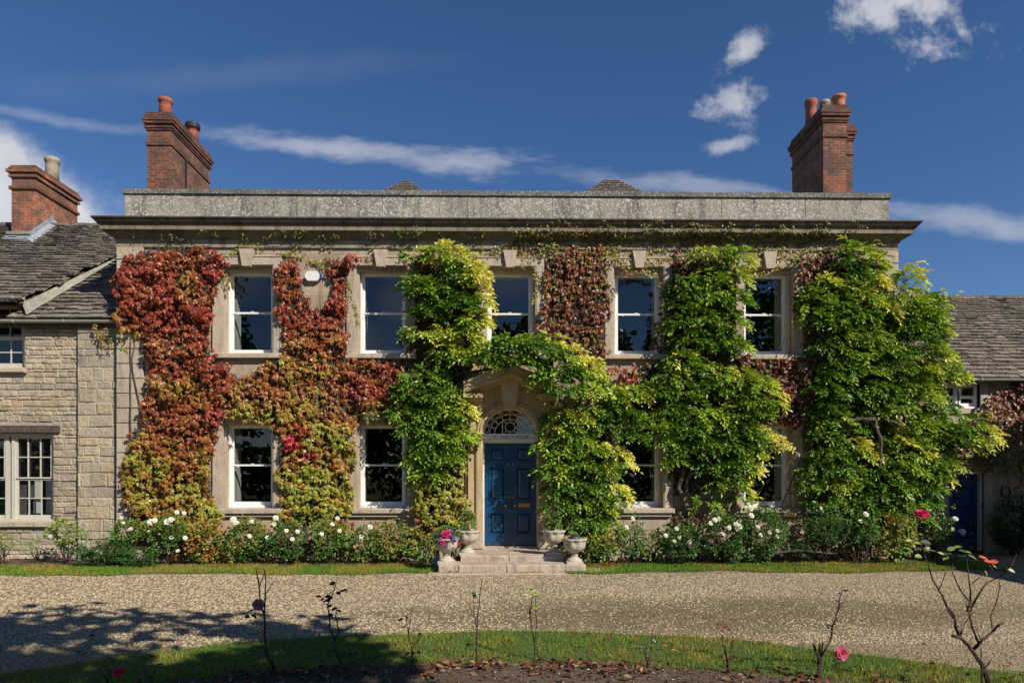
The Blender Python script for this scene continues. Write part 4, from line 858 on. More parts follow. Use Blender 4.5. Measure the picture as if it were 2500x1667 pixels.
def shade_twigs(polys, dens, parent, wy=wallY, depth=.07, L=.16, jit=26, col=(.075, .055, .04)):  # dense dark twigs added to put shade into the gaps between leaves
    mb = MB()
    for poly in polys:
        pl_ = [(x*K, y*K) for x, y in poly]; A = np.array(pl_); lo = A.min(0); hi = A.max(0); n_ = int((hi[0]-lo[0])*(hi[1]-lo[1])/115**2*dens); x = rng.uniform(lo[0], hi[0], n_); y = rng.uniform(lo[1], hi[1], n_)
        xj = x+(vn(x, y, 1/20, 1)-.5)*jit; k = inpoly(xj, y, pl_)&inpoly(x+8, y, pl_)&inpoly(x-8, y, pl_); x = x[k]; y = y[k]; n_ = len(x); pos = Pv(x, y, wy(x, y)-rng.uniform(.002, depth, n_)); a = rng.normal(1.57, .75, n_)
        ay = norm(np.stack([np.cos(a), rng.normal(0, .18, n_), np.sin(a)], 1)); an = norm(np.stack([rng.normal(0, .3, n_), -np.ones(n_), rng.normal(0, .3, n_)], 1)); ax = norm(np.cross(ay, an))
        mb.leaves([(-.06, -.5, 0), (.06, -.5, 0), (.04, .5, 0), (-.04, .5, 0), (0, -.5, .06), (0, .5, .05)], [(0, 4, 5, 3), (4, 1, 2, 5)], pos, ax, ay, np.cross(ax, ay), L*rng.uniform(.5, 1.4, n_), np.array(col)*rng.uniform(.5, 1.6, n_)[:, None])
    return tag(mb.build('shade_twig_mat', M['pebble'], parent), kind='stuff')
def vines(mb, n_, box, y, r=(.006, .02), up=True):
    for _ in range(n_):
        px = random.uniform(box[0], box[2])*K; py = box[3]*K; pts = [P(px, py, y)]; sx = random.uniform(-12, 12)
        L = random.randint(8, 16); dy = (box[3]-box[1])*K/L
        for i in range(L):
            sx = sx*.7+random.uniform(-9, 9); px += sx; py -= dy*random.uniform(.6, 1.2); pts.append(P(min(max(px, box[0]*K), box[2]*K), py, y-random.uniform(0, .05)))
        r0 = random.uniform(*r); mb.tube(pts, [r0*(1-.7*i/len(pts)) for i in range(len(pts))], 6)
# red creeper: a column at the left corner, a band under the upper windows, a column between the windows
gy = lambda x, y: np.clip((y-640)/620, 0, 1)
vc = thing('virginia_creeper', (PX(420, Y0), Y0-.1, 0), 'red and bronze creeper covering the left corner of the large house down to the ground', 'climbing plant', 'creepers on the large house')
mb = MB()
colA = [(268, 640), (292, 596), (330, 577), (400, 571), (470, 574), (512, 590), (520, 612), (498, 640), (488, 700), (482, 780), (488, 832), (520, 838), (520, 960), (500, 985), (482, 1060), (490, 1130), (500, 1185), (470, 1225), (400, 1225), (330, 1215), (290, 1185), (272, 1130), (278, 1075), (296, 1050), (290, 1005), (325, 965), (338, 900), (332, 830), (320, 760), (268, 752), (262, 700)]
creeper(mb, [colA], 680, .27, .102, autc(lambda x, y: gy(x, y)**1.5*.70+.13-np.clip((x-480)/200, 0, .2)), seed=0)
creeper(mb, [[(268, 620), (300, 600), (315, 700), (320, 752), (268, 752), (260, 700)]], 160, .12, .075, autc(lambda x, y: .85+0*x), seed=3)
mb.build('foliage', 'leaf', vc)
mb = MB(); vines(mb, 9, (300, 620, 470, 1270), Y0-.06, (.008, .028)); mb.build('stem', 'bark', vc); shade_twigs([colA], 900, vc)
vc = thing('virginia_creeper', (PX(765, Y0), Y0-.1, 0), 'red creeper forking round the alarm box between the two left upper windows', 'climbing plant', 'creepers on the large house')
mb = MB()
colC = [(505, 850), (560, 868), (600, 838), (648, 822), (640, 760), (645, 700), (632, 640), (640, 600), (668, 590), (690, 640), (700, 672), (712, 712), (745, 712), (762, 665), (748, 625), (740, 585), (770, 600), (812, 585), (800, 640), (793, 720), (796, 800), (820, 824), (900, 826), (930, 850), (905, 900), (900, 945), (820, 962), (800, 985), (808, 1060), (800, 1160), (795, 1200), (640, 1195), (634, 1100), (640, 1010), (600, 960), (560, 962), (510, 940)]
creeper(mb, [colC], 660, .24, .100, autc(lambda x, y: np.clip((y-680)/500, 0, 1)**1.6*.90+.08), seed=6)
creeper(mb, [[(680, 975), (712, 982), (718, 1008), (690, 1010)], [(648, 1002), (680, 1000), (690, 1030), (655, 1035)], [(700, 1020), (726, 1030), (725, 1075), (705, 1080)], [(668, 1105), (695, 1108), (690, 1130)]], 700, .34, .10, autc(lambda x, y: -.3+0*x), seed=9, jit=10)
mb.build('foliage', 'leaf', vc)
shade_twigs([colC], 900, vc); mb = MB(); vines(mb, 7, (650, 700, 790, 1270), Y0-.06, (.008, .026)); vines(mb, 3, (740, 590, 800, 900), Y0-.04, (.006, .012)); mb.build('stem', 'bark', vc)
vc = thing('virginia_creeper', (PX(1080, Y0), Y0-.1, 0), 'yellow green creeper at the left side of the door below the wall lantern', 'climbing plant', 'creepers on the large house')
mb = MB()
creeper(mb, [[(955, 1000), (1060, 1010), (1072, 1090), (1078, 1150), (1082, 1215), (1060, 1250), (985, 1245), (955, 1200), (945, 1110)]], 560, .34, .105, autc(lambda x, y: .98+0*x, 1.1), seed=12)
creeper(mb, [[(820, 930), (930, 925), (960, 1000), (940, 985), (830, 965)]], 420, .16, .10, autc(lambda x, y: 1.0+0*x, .55), seed=13)
creeper(mb, [[(940, 1130), (975, 1120), (980, 1200), (950, 1210)]], 120, .36, .10, autc(lambda x, y: .1+0*x), seed=14)
mb.build('foliage', 'leaf', vc); shade_twigs([[(945, 600), (1105, 590), (1105, 780), (1120, 800), (1060, 880), (1060, 1000), (1075, 1240), (960, 1240), (945, 1000), (890, 960), (900, 840), (945, 780)]], 900, vc); mb = MB(); vines(mb, 6, (960, 980, 1070, 1280), Y0-.08, (.008, .02)); mb.build('stem', 'bark', vc)
vc = thing('virginia_creeper', (PX(1405, Y0), Y0-.1, 2.5), 'dull red creeper filling the wall between the middle and fourth upper windows', 'climbing plant', 'creepers on the large house')
dk = lambda t0, d=.8: autc(lambda x, y: t0+0*x, d)
mb = MB()
creeper(mb, [[(1248, 580), (1398, 575), (1396, 700), (1392, 830), (1370, 850), (1300, 800), (1246, 770)]], 480, .2, .095, dk(.36, .75), seed=15)
creeper(mb, [[(1375, 832), (1470, 838), (1472, 880), (1420, 890), (1380, 870)]], 500, .3, .11, dk(-.05, 1.0), seed=16)
creeper(mb, [[(925, 590), (985, 575), (1010, 620), (990, 640), (940, 630)]], 420, .2, .10, dk(.05, 1.0), seed=17)
mb.build('foliage', 'leaf', vc); shade_twigs([[(1248, 590), (1396, 585), (1394, 830), (1370, 860), (1270, 800)]], 700, vc); mb = MB(); vines(mb, 6, (1255, 580, 1390, 900), Y0-.06, (.006, .016)); mb.build('stem', 'bark', vc)
vc = thing('virginia_creeper', (PX(1900, Y0), Y0-.1, 0), 'dark crimson creeper on the wall under and beside the fifth upper window', 'climbing plant', 'creepers on the large house')
mb = MB()
creeper(mb, [[(1540, 580), (1640, 575), (1640, 640), (1560, 660), (1540, 640)], [(1838, 578), (1925, 575), (1930, 670), (1850, 680), (1838, 640)]], 480, .22, .095, dk(.25, .75), seed=18)
creeper(mb, [[(1690, 828), (1850, 828), (1860, 960), (1840, 985), (1760, 960), (1700, 900)]], 520, .2, .10, dk(.0, .6), seed=19)
creeper(mb, [[(1840, 660), (1985, 660), (2046, 690), (2046, 1150), (1960, 1200), (1860, 1190), (1850, 1120), (1848, 990), (1860, 900), (1838, 830)]], 330, .16, .10, autc(lambda x, y: .75+0*x, .45), seed=20)  # backing leaves coloured darker to stand for shade behind the wisteria
creeper(mb, [[(1520, 650), (1690, 650), (1700, 830), (1840, 850), (1835, 950), (1700, 962), (1690, 1100), (1540, 1120), (1520, 985), (1400, 950), (1385, 880), (1510, 850)]], 330, .14, .095, autc(lambda x, y: .85+0*x, .45), seed=21)  # shade between the clumps put into the colour of these backing leaves
creeper(mb, [[(2040, 640), (2100, 680), (2140, 780), (2160, 860), (2165, 1000), (2150, 1100), (2140, 1270), (2030, 1270)]], 420, .25, .10, autc(lambda x, y: 1.0+0*x, .5), wy=lambda x, y: np.full(len(x), 15.3), seed=28)
mb.build('foliage', 'leaf', vc); shade_twigs([[(1540, 590), (1690, 590), (1695, 820), (1840, 840), (1840, 960), (1690, 970), (1680, 1120), (1540, 1140), (1540, 970), (1400, 960), (1400, 880), (1520, 830)], [(1845, 600), (2040, 600), (2046, 1240), (1850, 1240)], [(1285, 940), (1420, 950), (1410, 1010), (1400, 1250), (1275, 1250)]], 1000, vc); mb = MB(); vines(mb, 10, (1700, 700, 2030, 1280), Y0-.06, (.008, .02)); mb.build('stem', 'bark', vc)
vc = thing('virginia_creeper', (PX(2450, 15.8), 15.7, 0), 'green and red creeper hanging on the low right house beside its small window', 'climbing plant')
mb = MB(); wyr = lambda x, y: np.full(len(x), 15.76)
creeper(mb, [[(2270, 885), (2420, 880), (2440, 1130), (2352, 1100), (2240, 1078), (2150, 1075), (2120, 1010), (2190, 985), (2268, 960)]], 520, .3, .115, autc(lambda x, y: np.where(y < 1040, .35, .8), .62), wy=wyr, seed=25)
mb.build('foliage', 'leaf', vc); mb = MB(); vines(mb, 5, (2280, 900, 2400, 1120), 15.72, (.006, .014)); mb.build('stem', 'bark', vc)
# fine ivy on the cornice and frieze
iv = thing('small_leaved_ivy', (0, Y0-.2, 6.6), 'fine green trails of small leaved ivy along the stone cornice above the windows', 'climbing plant')
mb = MB(); ivc = lambda d: autc(lambda x, y: .95+0*x, d)
creeper(mb, [[(1165, 520), (1200, 535), (1400, 530), (1420, 560), (1400, 590), (1250, 592), (1190, 580)], [(1500, 520), (1900, 530), (1905, 560), (1620, 575), (1500, 560)]], 1500, .035, .04, ivc(.55), tv=IVV, tf=IVF, jit=30, thin=.34, seed=30)
creeper(mb, [[(1120, 512), (2040, 520), (2030, 585), (1130, 580)]], 1100, .025, .036, ivc(.6), tv=IVV, tf=IVF, thin=.60, seed=33)
creeper(mb, [[(300, 530), (1150, 530), (1150, 580), (300, 575)]], 900, .02, .036, ivc(.6), tv=IVV, tf=IVF, thin=.64, seed=36)
creeper(mb, [[(1230, 560), (1410, 555), (1410, 600), (1230, 598)], [(1590, 560), (1720, 565), (1700, 600), (1600, 600)], [(1800, 570), (1900, 570), (1900, 600), (1800, 600)]], 900, .12, .05, ivc(1.0), tv=IVV, tf=IVF, thin=.4, seed=37)
stm = MB()
def trail(px, py, dx, dy, L, r_=.9, size=.04, dens=2.2, col=.9, wy=wallY):
    x, y = px*K, py*K; X_, Y_ = [], []; a = math.atan2(dy, dx); pts = []
    for i in range(int(L/3)):
        a += random.uniform(-.28, .28); a = a*.9+math.atan2(dy, dx)*.1; x += 3*math.cos(a); y += 3*math.sin(a)
        pts.append((x, y))
        for _ in range(int(dens)+(random.random() < dens % 1)): X_.append(x+random.gauss(0, r_*2)); Y_.append(y+random.gauss(0, r_*2))
    X_ = np.array(X_); Y_ = np.array(Y_); n_ = len(X_); pos = Pv(X_, Y_, wy(X_, Y_)-rng.uniform(.01, .05, n_)); g = rng.normal(0, .4, (n_, 4))
    ay = norm(np.stack([g[:, 0], .2+g[:, 1]*.3, np.ones(n_)], 1)); an = norm(np.stack([g[:, 2], -np.ones(n_), .3+g[:, 3]], 1)); ax = norm(np.cross(ay, an))
    mb.leaves(IVV, IVF, pos, ax, ay, np.cross(ax, ay), size*rng.uniform(.6, 1.2, n_), ivc(col)(X_*0+random.uniform(0, 900), Y_, n_))
    pa = np.array(pts); pw = Pv(pa[:, 0], pa[:, 1], wy(pa[:, 0], pa[:, 1])-.008); stm.tube([tuple(q) for q in pw], .004, 4)
for i in range(26): trail(random.uniform(300, 1150), 578, random.uniform(-.5, .5), -1, random.uniform(25, 60), .8, .034, 1.2, .7)
for i in range(46): trail(random.uniform(1150, 2020), 582, random.uniform(-.6, .6), -1, random.uniform(30, 75), 1.1, .036, 1.8, .75)
for (x, y, dx, dy, L) in ((500, 580, 0, 1, 110), (505, 585, .2, 1, 90), (520, 590, 1, -.15, 90), (640, 580, 1, .1, 60), (705, 600, 1, 0, 60), (310, 590, .1, 1, 150), (285, 600, 0, 1, 140), (1395, 607, 1, .02, 160), (1400, 595, 1, .05, 120), (1545, 595, -1, .02, 130), (1700, 590, 1, .05, 130), (1830, 600, -1, .05, 110), (1210, 525, 1, .5, 60), (1480, 545, -1, .1, 90), (1990, 610, 1, 0, 60), (2005, 590, 1, .2, 50), (1120, 590, 1, -.3, 60), (1232, 620, 0, 1, 90), (800, 640, 0, 1, 120), (265, 760, .4, 1, 60), (210, 745, .6, .8, 50), (240, 750, .2, 1, 60), (930, 590, 1, .2, 60), (820, 600, 1, -.2, 60), (1350, 560, .1, 1, 60), (1410, 560, .05, 1, 50), (1190, 570, .5, 1, 60)):
    trail(x, y, dx, dy, L, 1.6, .045, 2.6, 1.1); trail(x+3, y+2, dx, dy, L*.8, 1.8, .045, 2, 1.0)
mb.build('foliage', 'leaf', iv); tag(stm.build('stem', 'twig', iv), kind='stuff')
# wisteria
LFV = [(0, 0, 0), (-.22, .42, .05), (0, 1, -.08), (.22, .42, .05)]; LFF = [(0, 3, 2), (0, 2, 1)]
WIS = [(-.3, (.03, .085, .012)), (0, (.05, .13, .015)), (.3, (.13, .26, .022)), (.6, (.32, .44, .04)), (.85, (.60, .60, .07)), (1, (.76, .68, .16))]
def fronds(mb, base, d, L, nl, colT, lf=.07, droop=.5):
    """pinnate leaves: base (n,3), direction d (n,3), length L (n)"""
    n_ = len(base)
    if n_ == 0: return
    d = norm(d); up = norm(np.stack([rng.normal(0, .35, n_)+.1, -.55+rng.normal(0, .3, n_), np.ones(n_)], 1)); side = norm(np.cross(d, up)); nrm = np.cross(side, d)
    pos = []; AX = []; AY = []; AN = []; S = []; C_ = []
    for j in range(nl):
        pr = j//2; t_ = .25+.75*(pr/max(1, (nl-1)//2)); last = j == nl-1
        p = base+d*(L*t_)[:, None]; p[:, 2] -= droop*L*t_*t_
        dd = d.copy(); dd[:, 2] -= droop*1.4*t_; dd = norm(dd)
        s = 0 if last else (1 if j % 2 else -1); sp_ = rng.uniform(.7, 1.2, n_)
        ay = norm(dd*(.55 if s else 1)+side*(s*sp_)[:, None]+rng.normal(0, .16, (n_, 3))); an = norm(nrm+rng.normal(0, .3, (n_, 3))); ax = norm(np.cross(ay, an))
        pos.append(p); AX.append(ax); AY.append(ay); AN.append(np.cross(ax, ay)); S.append(lf*rng.uniform(.7, 1.2, n_)*(1.1-.35*abs(t_-.6)))
        C_.append(ramp3(colT+rng.normal(0, .05, n_), WIS)*rng.uniform(.75, 1.2, n_)[:, None])
    mb.leaves(LFV, LFF, np.concatenate(pos), np.concatenate(AX), np.concatenate(AY), np.concatenate(AN), np.concatenate(S), np.concatenate(C_))
def clump(mb, tw, cx, cy, rx, ry, yel=.35, dep=None, dens=155, wy=Y0, lf=.10):
    cx, cy, rx, ry = cx*K, cy*K, rx*K*.88, ry*K*.80; s = Y0/F*(wy/Y0); RX_, RZ = rx*s, ry*s; RY = .9*min(RX_, RZ)+.16; off = dep if dep is not None else .26
    yc = wy-off; C_ = np.array(P(cx, cy, yc)); n_ = int(math.pi*RX_*RZ*dens*1.25)+6
    v = norm(rng.normal(0, 1, (n_, 3))); v[:, 1] = -abs(v[:, 1])*.9+.25*rng.random(n_); v[:, 2] = np.where(v[:, 2] < -.25, -.25+.35*rng.random(n_), v[:, 2]); v = norm(v)
    r_ = rng.uniform(.3, 1.0, n_)**.35; lump = .72+.56*vn(v[:, 0]*3+cx, v[:, 2]*3+cy, 1.0, 40)
    off_ = v*np.array([RX_, RY, RZ])*(r_*lump)[:, None]; base = C_+off_*.82
    # drooping tiers: fronds point outwards, sideways and down
    d = norm(v*np.array([1.15, .9, .55])+np.stack([rng.normal(.12, .45, n_), rng.normal(-.25, .3, n_), rng.normal(.05, .35, n_)], 1))
    L = rng.uniform(.14, .28, n_)
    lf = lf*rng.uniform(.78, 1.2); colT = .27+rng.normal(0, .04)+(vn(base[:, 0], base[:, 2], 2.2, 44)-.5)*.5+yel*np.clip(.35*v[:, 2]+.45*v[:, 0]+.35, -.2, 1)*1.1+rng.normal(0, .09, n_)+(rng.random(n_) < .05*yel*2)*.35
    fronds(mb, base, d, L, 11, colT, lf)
    for i in range(0, n_, 5):
        A = C_+np.array([0, .1+RY*.2, -RZ*.2]); B = base[i]; Mid = (A+B)/2+np.array([0, 0, .04]); tw.tube([tuple(A), tuple(Mid), tuple(B), tuple(B+d[i]*L[i]*.5-np.array([0, 0, .02]))], [.007, .005, .003, .0015], 4)
def wist(label, loc, clumps, trunks, extra=None, group='wisterias on the front wall'):
    t_ = thing('wisteria', loc, label, 'climbing plant', group); mb = MB(); tw = MB()
    for c in clumps: clump(mb, tw, *c)
    if extra: extra(mb, tw)
    mb.build('foliage', 'leaf', t_)
    tw.build('twigs', 'bark', t_)
    for tr in trunks:
        tb = MB(); pts, r0, r1 = tr; Pp = []
        fine = []
        for i in range(len(pts)-1):
            for q in range(4): u_ = q/4; fine.append([pts[i][k]*(1-u_)+pts[i+1][k]*u_ for k in range(3)])
        fine.append(list(pts[-1])); 
        for i, q in enumerate(fine): Pp.append(P((q[0]+math.sin(i*1.9+pts[0][0])*2.2)*K, (q[1])*K, q[2]+math.sin(i*1.3)*.02))
        tb.tube(Pp, [r0+(r1-r0)*i/len(Pp)+.003*math.sin(i*2.1) for i in range(len(Pp))], 9); tb.build('trunk', 'bark', t_, None, True)
    return t_
Yw = Y0-.18
left = [(960, 592, 38, 22, .9), (1010, 585, 50, 24, .8), (1050, 605, 50, 38, .45), (1085, 640, 34, 45, .95), (1100, 690, 22, 45, .9), (985, 665, 52, 30, .1), (950, 650, 30, 24, .3), (1045, 640, 38, 30, .1), (1040, 700, 60, 38, .1), (985, 715, 45, 25, .15), (1090, 740, 30, 36, .5), (970, 770, 48, 20, .8), (1020, 770, 30, 18, .7), (1075, 775, 40, 28, .35), (1035, 815, 48, 30, .35), (1085, 820, 50, 34, .35),
        (975, 868, 62, 32, .05), (1010, 905, 60, 34, .1), (950, 905, 45, 26, .1), (1000, 950, 62, 32, .15), (960, 985, 45, 26, .2), (1050, 945, 42, 34, .6), (1015, 1000, 66, 30, .05), (1055, 1000, 34, 26, .25), (975, 1045, 42, 26, .1), (1020, 1050, 50, 30, .05), (985, 1085, 38, 22, .1), (1000, 1020, 50, 30, .05), (925, 950, 28, 16, .3)]
arch_ = [(1130, 812, 36, 26, .2, .55), (1165, 795, 40, 24, .15, .6), (1170, 830, 50, 22, .1, .6), (1212, 790, 40, 26, .3, .65), (1240, 812, 44, 34, .2, .65), (1262, 790, 34, 30, .85, .6), (1205, 830, 40, 22, .05, .65), (1300, 820, 46, 34, .6, .6), (1285, 855, 48, 30, .15, .65), (1340, 852, 42, 32, .55, .6), (1330, 890, 48, 32, .25, .65), (1290, 893, 34, 28, .1, .65), (1365, 900, 40, 30, .45), (1350, 935, 42, 26, .3), (1255, 865, 30, 20, .05, .6), (1405, 905, 30, 22, .6), (1440, 915, 44, 28, .55), (1415, 945, 46, 26, .15), (1470, 905, 26, 22, .3), (1390, 975, 36, 22, .1)]
right_ = [(1290, 955, 38, 32, .8), (1330, 965, 34, 26, .5), (1268, 985, 26, 22, .6), (1310, 1000, 46, 28, .2), (1262, 1022, 32, 20, .6), (1350, 1025, 52, 30, .7), (1400, 1040, 40, 26, .95), (1300, 1040, 46, 28, .25), (1425, 1060, 22, 20, .9), (1330, 1070, 54, 30, .3), (1275, 1080, 36, 28, .3), (1380, 1080, 40, 24, .4), (1290, 1120, 42, 30, .15), (1340, 1110, 42, 26, .2), (1400, 1118, 34, 22, .85), (1420, 1142, 20, 16, .7), (1380, 1140, 34, 20, .4), (1280, 1160, 34, 28, .1), (1325, 1155, 40, 26, .1), (1385, 1168, 26, 18, .5), (1300, 1200, 38, 22, .1), (1355, 1195, 38, 24, .1), (1400, 1215, 32, 20, .4)]
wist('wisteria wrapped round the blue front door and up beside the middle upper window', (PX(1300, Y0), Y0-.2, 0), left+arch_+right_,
     [([(1020, 1270, Yw), (1010, 1150, Yw), (1020, 1000, Yw), (1000, 900, Yw), (1050, 860, Yw), (1110, 850, Yw-.1), (1200, 830, Yw-.3), (1290, 860, Yw-.2)], .045, .02), ([(1050, 860, Yw), (1020, 780, Yw), (1040, 700, Yw), (1030, 620, Yw)], .03, .012), ([(1325, 1280, Yw-.1), (1330, 1180, Yw-.1), (1300, 1060, Yw-.1), (1320, 960, Yw-.1), (1340, 880, Yw-.1)], .05, .02), ([(1380, 1260, Yw), (1370, 1150, Yw), (1350, 1060, Yw)], .03, .012)])
mid = [(1610, 590, 40, 20, .6), (1655, 590, 36, 24, .4), (1695, 600, 32, 32, .5), (1680, 640, 40, 30, .6), (1625, 640, 36, 24, .5), (1580, 665, 46, 28, .4), (1625, 690, 55, 28, .2), (1680, 690, 38, 34, .3), (1565, 705, 40, 26, .3), (1600, 735, 50, 26, .1), (1670, 745, 40, 32, .3), (1590, 785, 46, 24, .15), (1655, 790, 48, 26, .15), (1560, 750, 34, 26, .2), (1690, 800, 24, 24, .5), (1565, 830, 42, 32, .4), (1600, 850, 40, 26, .6), (1540, 870, 40, 28, .3), (1650, 865, 42, 28, .55), (1625, 895, 38, 26, .2), (1560, 905, 46, 26, .3), (1700, 870, 40, 24, .4), (1735, 888, 46, 28, .5), (1762, 922, 38, 30, .55), (1720, 925, 46, 28, .25), (1730, 948, 40, 22, .3), (1590, 940, 44, 26, .2), (1535, 945, 40, 24, .1), (1510, 900, 34, 22, .2), (1680, 952, 44, 22, .45), (1640, 965, 34, 20, .3), (1600, 985, 42, 24, .1), (1545, 985, 36, 22, .1), (1450, 960, 42, 20, .1), (1490, 975, 38, 22, .05), (1460, 1000, 32, 18, .1), (1520, 1010, 36, 20, .3), (1700, 995, 46, 28, .3), (1735, 1000, 36, 24, .8), (1778, 1022, 30, 22, .95), (1722, 1040, 36, 24, .6), (1670, 1020, 44, 26, .2), (1620, 1025, 42, 24, .15), (1575, 1035, 34, 20, .1), (1550, 1060, 34, 18, .2), (1690, 1065, 44, 26, .4), (1712, 1078, 28, 20, .95), (1640, 1070, 38, 22, .1), (1685, 1105, 30, 20, .75), (1660, 1110, 32, 20, .4), (1620, 1150, 26, 16, .2), (1700, 1140, 22, 16, .8)]
wist('wisteria with bare twisted trunks between the two right ground floor windows', (PX(1690, Y0), Y0-.2, 0), mid,
     [([(1610, 1290, Yw-.15), (1590, 1200, Yw-.1), (1560, 1120, Yw), (1575, 1060, Yw), (1560, 980, Yw), (1600, 900, Yw), (1590, 800, Yw), (1620, 700, Yw), (1650, 610, Yw)], .06, .012), ([(1580, 1285, Yw), (1572, 1180, Yw), (1580, 1100, Yw-.05), (1600, 1050, Yw)], .05, .03), ([(1690, 1290, Yw-.2), (1700, 1230, Yw-.25), (1640, 1180, Yw-.2), (1600, 1110, Yw-.1)], .035, .025), ([(1640, 1290, Yw-.1), (1610, 1210, Yw-.1), (1580, 1130, Yw)], .025, .02), ([(1600, 1000, Yw), (1650, 950, Yw-.1), (1720, 930, Yw-.2)], .03, .012), ([(1480, 1270, Yw), (1450, 1240, Yw), (1470, 1220, Yw), (1500, 1215, Yw)], .014, .008), ([(1590, 1090, Yw-.02), (1680, 1075, Yw-.15), (1760, 1050, Yw-.2)], .03, .012)])
def loose(mb, tw):                      # long loose shoots against the sky
    for (x, y, x2, y2) in ((2060, 640, 2110, 604), (2070, 660, 2125, 622), (2080, 680, 2120, 640), (2130, 720, 2170, 665), (2140, 730, 2180, 700), (2060, 650, 2085, 610), (2150, 740, 2200, 672), (1950, 570, 1940, 548), (1985, 575, 2010, 560), (2230, 980, 2290, 985), (2240, 1000, 2285, 1010), (2235, 955, 2275, 950)):
        p0 = P(x*K, y*K, 14.2); p1 = P(x2*K, y2*K, 14.15); n_ = 7; T_ = np.linspace(0, 1, n_); b_ = np.array(p0)[None]*(1-T_[:, None])+np.array(p1)[None]*T_[:, None]; b_[:, 2] += .05*np.sin(T_*3.1)
        tw.tube([tuple(q) for q in b_], [.006-.004*t__ for t__ in T_], 5); d_ = norm(np.array(p1)-np.array(p0)); dd = np.stack([np.full(n_, d_[0]), np.full(n_, d_[1]-.2), np.full(n_, d_[2])], 1)+rng.normal(0, .5, (n_, 3)); fronds(mb, b_, dd, rng.uniform(.14, .22, n_), 9, .5+T_*.4+rng.normal(0, .1, n_), .06)
big = [(2150, 845, 40, 40, .2, .1), (2085, 870, 60, 40, .1, .05), (2120, 1000, 60, 40, .05, .05), (2080, 1060, 60, 44, .1, .05), (2060, 1150, 60, 44, .05, .05), (2110, 770, 50, 40, .1, .05), (2075, 720, 44, 44, .15, .0), (2150, 940, 44, 30, .05, .1), (2130, 1080, 44, 30, .1, .05), (2120, 700, 34, 34, .4, .05), (1930, 840, 60, 34, .05, .15), (1900, 940, 44, 28, .1, .15), (2000, 960, 40, 24, .05, .12), (1965, 585, 44, 24, .4), (1940, 610, 34, 22, .2), (1995, 610, 36, 34, .6), (1960, 640, 44, 26, .2), (2000, 655, 26, 34, .9), (1895, 655, 40, 20, .9), (1945, 665, 50, 24, .95), (1870, 690, 38, 28, .4), (1920, 700, 50, 28, .3), (1980, 690, 44, 30, .6), (1865, 730, 34, 24, .1), (1910, 745, 46, 24, .1), (1960, 730, 50, 32, .3), (2020, 720, 36, 34, .5), (1940, 775, 55, 24, .2), (1990, 775, 50, 32, .35), (2020, 800, 40, 30, .7), (1965, 815, 52, 26, .15), (1900, 800, 40, 22, .1), (2085, 640, 30, 30, .6, .2), (2075, 690, 42, 36, .35), (2110, 730, 44, 38, .4), (2140, 760, 30, 40, .6), (2080, 760, 34, 38, .1), (2110, 800, 50, 36, .2), (2145, 820, 30, 30, .6), (2065, 815, 42, 26, .1),
       (2035, 845, 56, 28, .3), (1985, 855, 48, 26, .2), (2095, 850, 54, 28, .45), (2140, 862, 52, 26, .9), (2178, 866, 36, 18, .9), (2105, 890, 44, 26, .5), (2060, 890, 60, 28, .2), (2010, 900, 50, 26, .1), (2120, 915, 34, 24, .35), (2100, 925, 60, 26, .1), (2040, 935, 56, 24, .1), (1915, 865, 40, 22, .5), (1890, 895, 36, 22, .2), (1930, 905, 40, 20, .2), (2125, 965, 44, 24, .1), (2090, 975, 50, 26, .1), (2185, 992, 50, 24, .2), (2228, 978, 34, 18, .5), (2250, 1000, 34, 26, .95), (2210, 1015, 46, 24, .5), (2160, 1015, 50, 26, .15), (2100, 1010, 44, 26, .15), (1910, 965, 44, 22, .25), (1945, 985, 38, 18, .2), (1890, 1000, 30, 18, .3), (1950, 1025, 44, 22, .9), (1985, 1045, 34, 20, .85), (2060, 1015, 44, 26, .95), (2095, 1045, 44, 28, .85), (2050, 1055, 50, 28, .5), (2020, 1080, 44, 22, .3),
       (1895, 1045, 44, 24, .2), (1880, 1080, 44, 26, .1), (1930, 1075, 46, 28, .2), (1900, 1115, 46, 20, .6), (1950, 1110, 40, 20, .3), (1860, 1110, 26, 18, .3), (2140, 1060, 50, 24, .1), (2095, 1085, 52, 26, .3), (2145, 1090, 34, 18, .5), (2172, 1066, 28, 14, .7), (2040, 1110, 52, 26, .2), (2110, 1120, 46, 24, .1), (2130, 1120, 30, 18, .2), (2000, 1130, 40, 20, .1), (2070, 1150, 46, 22, .1), (2115, 1150, 30, 18, .1), (1960, 1155, 40, 20, .05), (2020, 1175, 40, 20, .05), (2090, 1185, 40, 20, .05), (1880, 1150, 34, 18, .1)]
wist('great wisteria billowing over the right corner of the large house towards the low house', (PX(2080, Y0), Y0-.2, 0), big,
     [([(1900, 1290, Yw), (1890, 1200, Yw), (1880, 1100, Yw), (1910, 1000, Yw), (1960, 965, Yw-.3), (2010, 960, Yw-.35)], .045, .025), ([(2000, 1290, Yw), (2010, 1200, Yw-.1), (2020, 1080, Yw-.3), (2025, 1020, Yw-.45), (2010, 965, Yw-.4), (1970, 960, Yw-.3), (1935, 985, Yw-.2)], .035, .03), ([(2025, 960, Yw-.4), (2060, 972, Yw-.5), (2080, 985, Yw-.5)], .03, .02), ([(2090, 1290, Yw), (2080, 1180, Yw), (2070, 1000, Yw), (2090, 850, Yw), (2080, 700, Yw)], .045, .012), ([(1830, 1080, Yw), (1815, 1060, Yw-.1), (1800, 1090, Yw-.15), (1810, 1130, Yw-.1), (1850, 1145, Yw)], .014, .01), ([(1740, 1258, 13.9), (1800, 1262, 13.85), (1860, 1268, 13.9), (1920, 1265, 13.9), (1990, 1270, 13.9)], .035, .03)], loose)
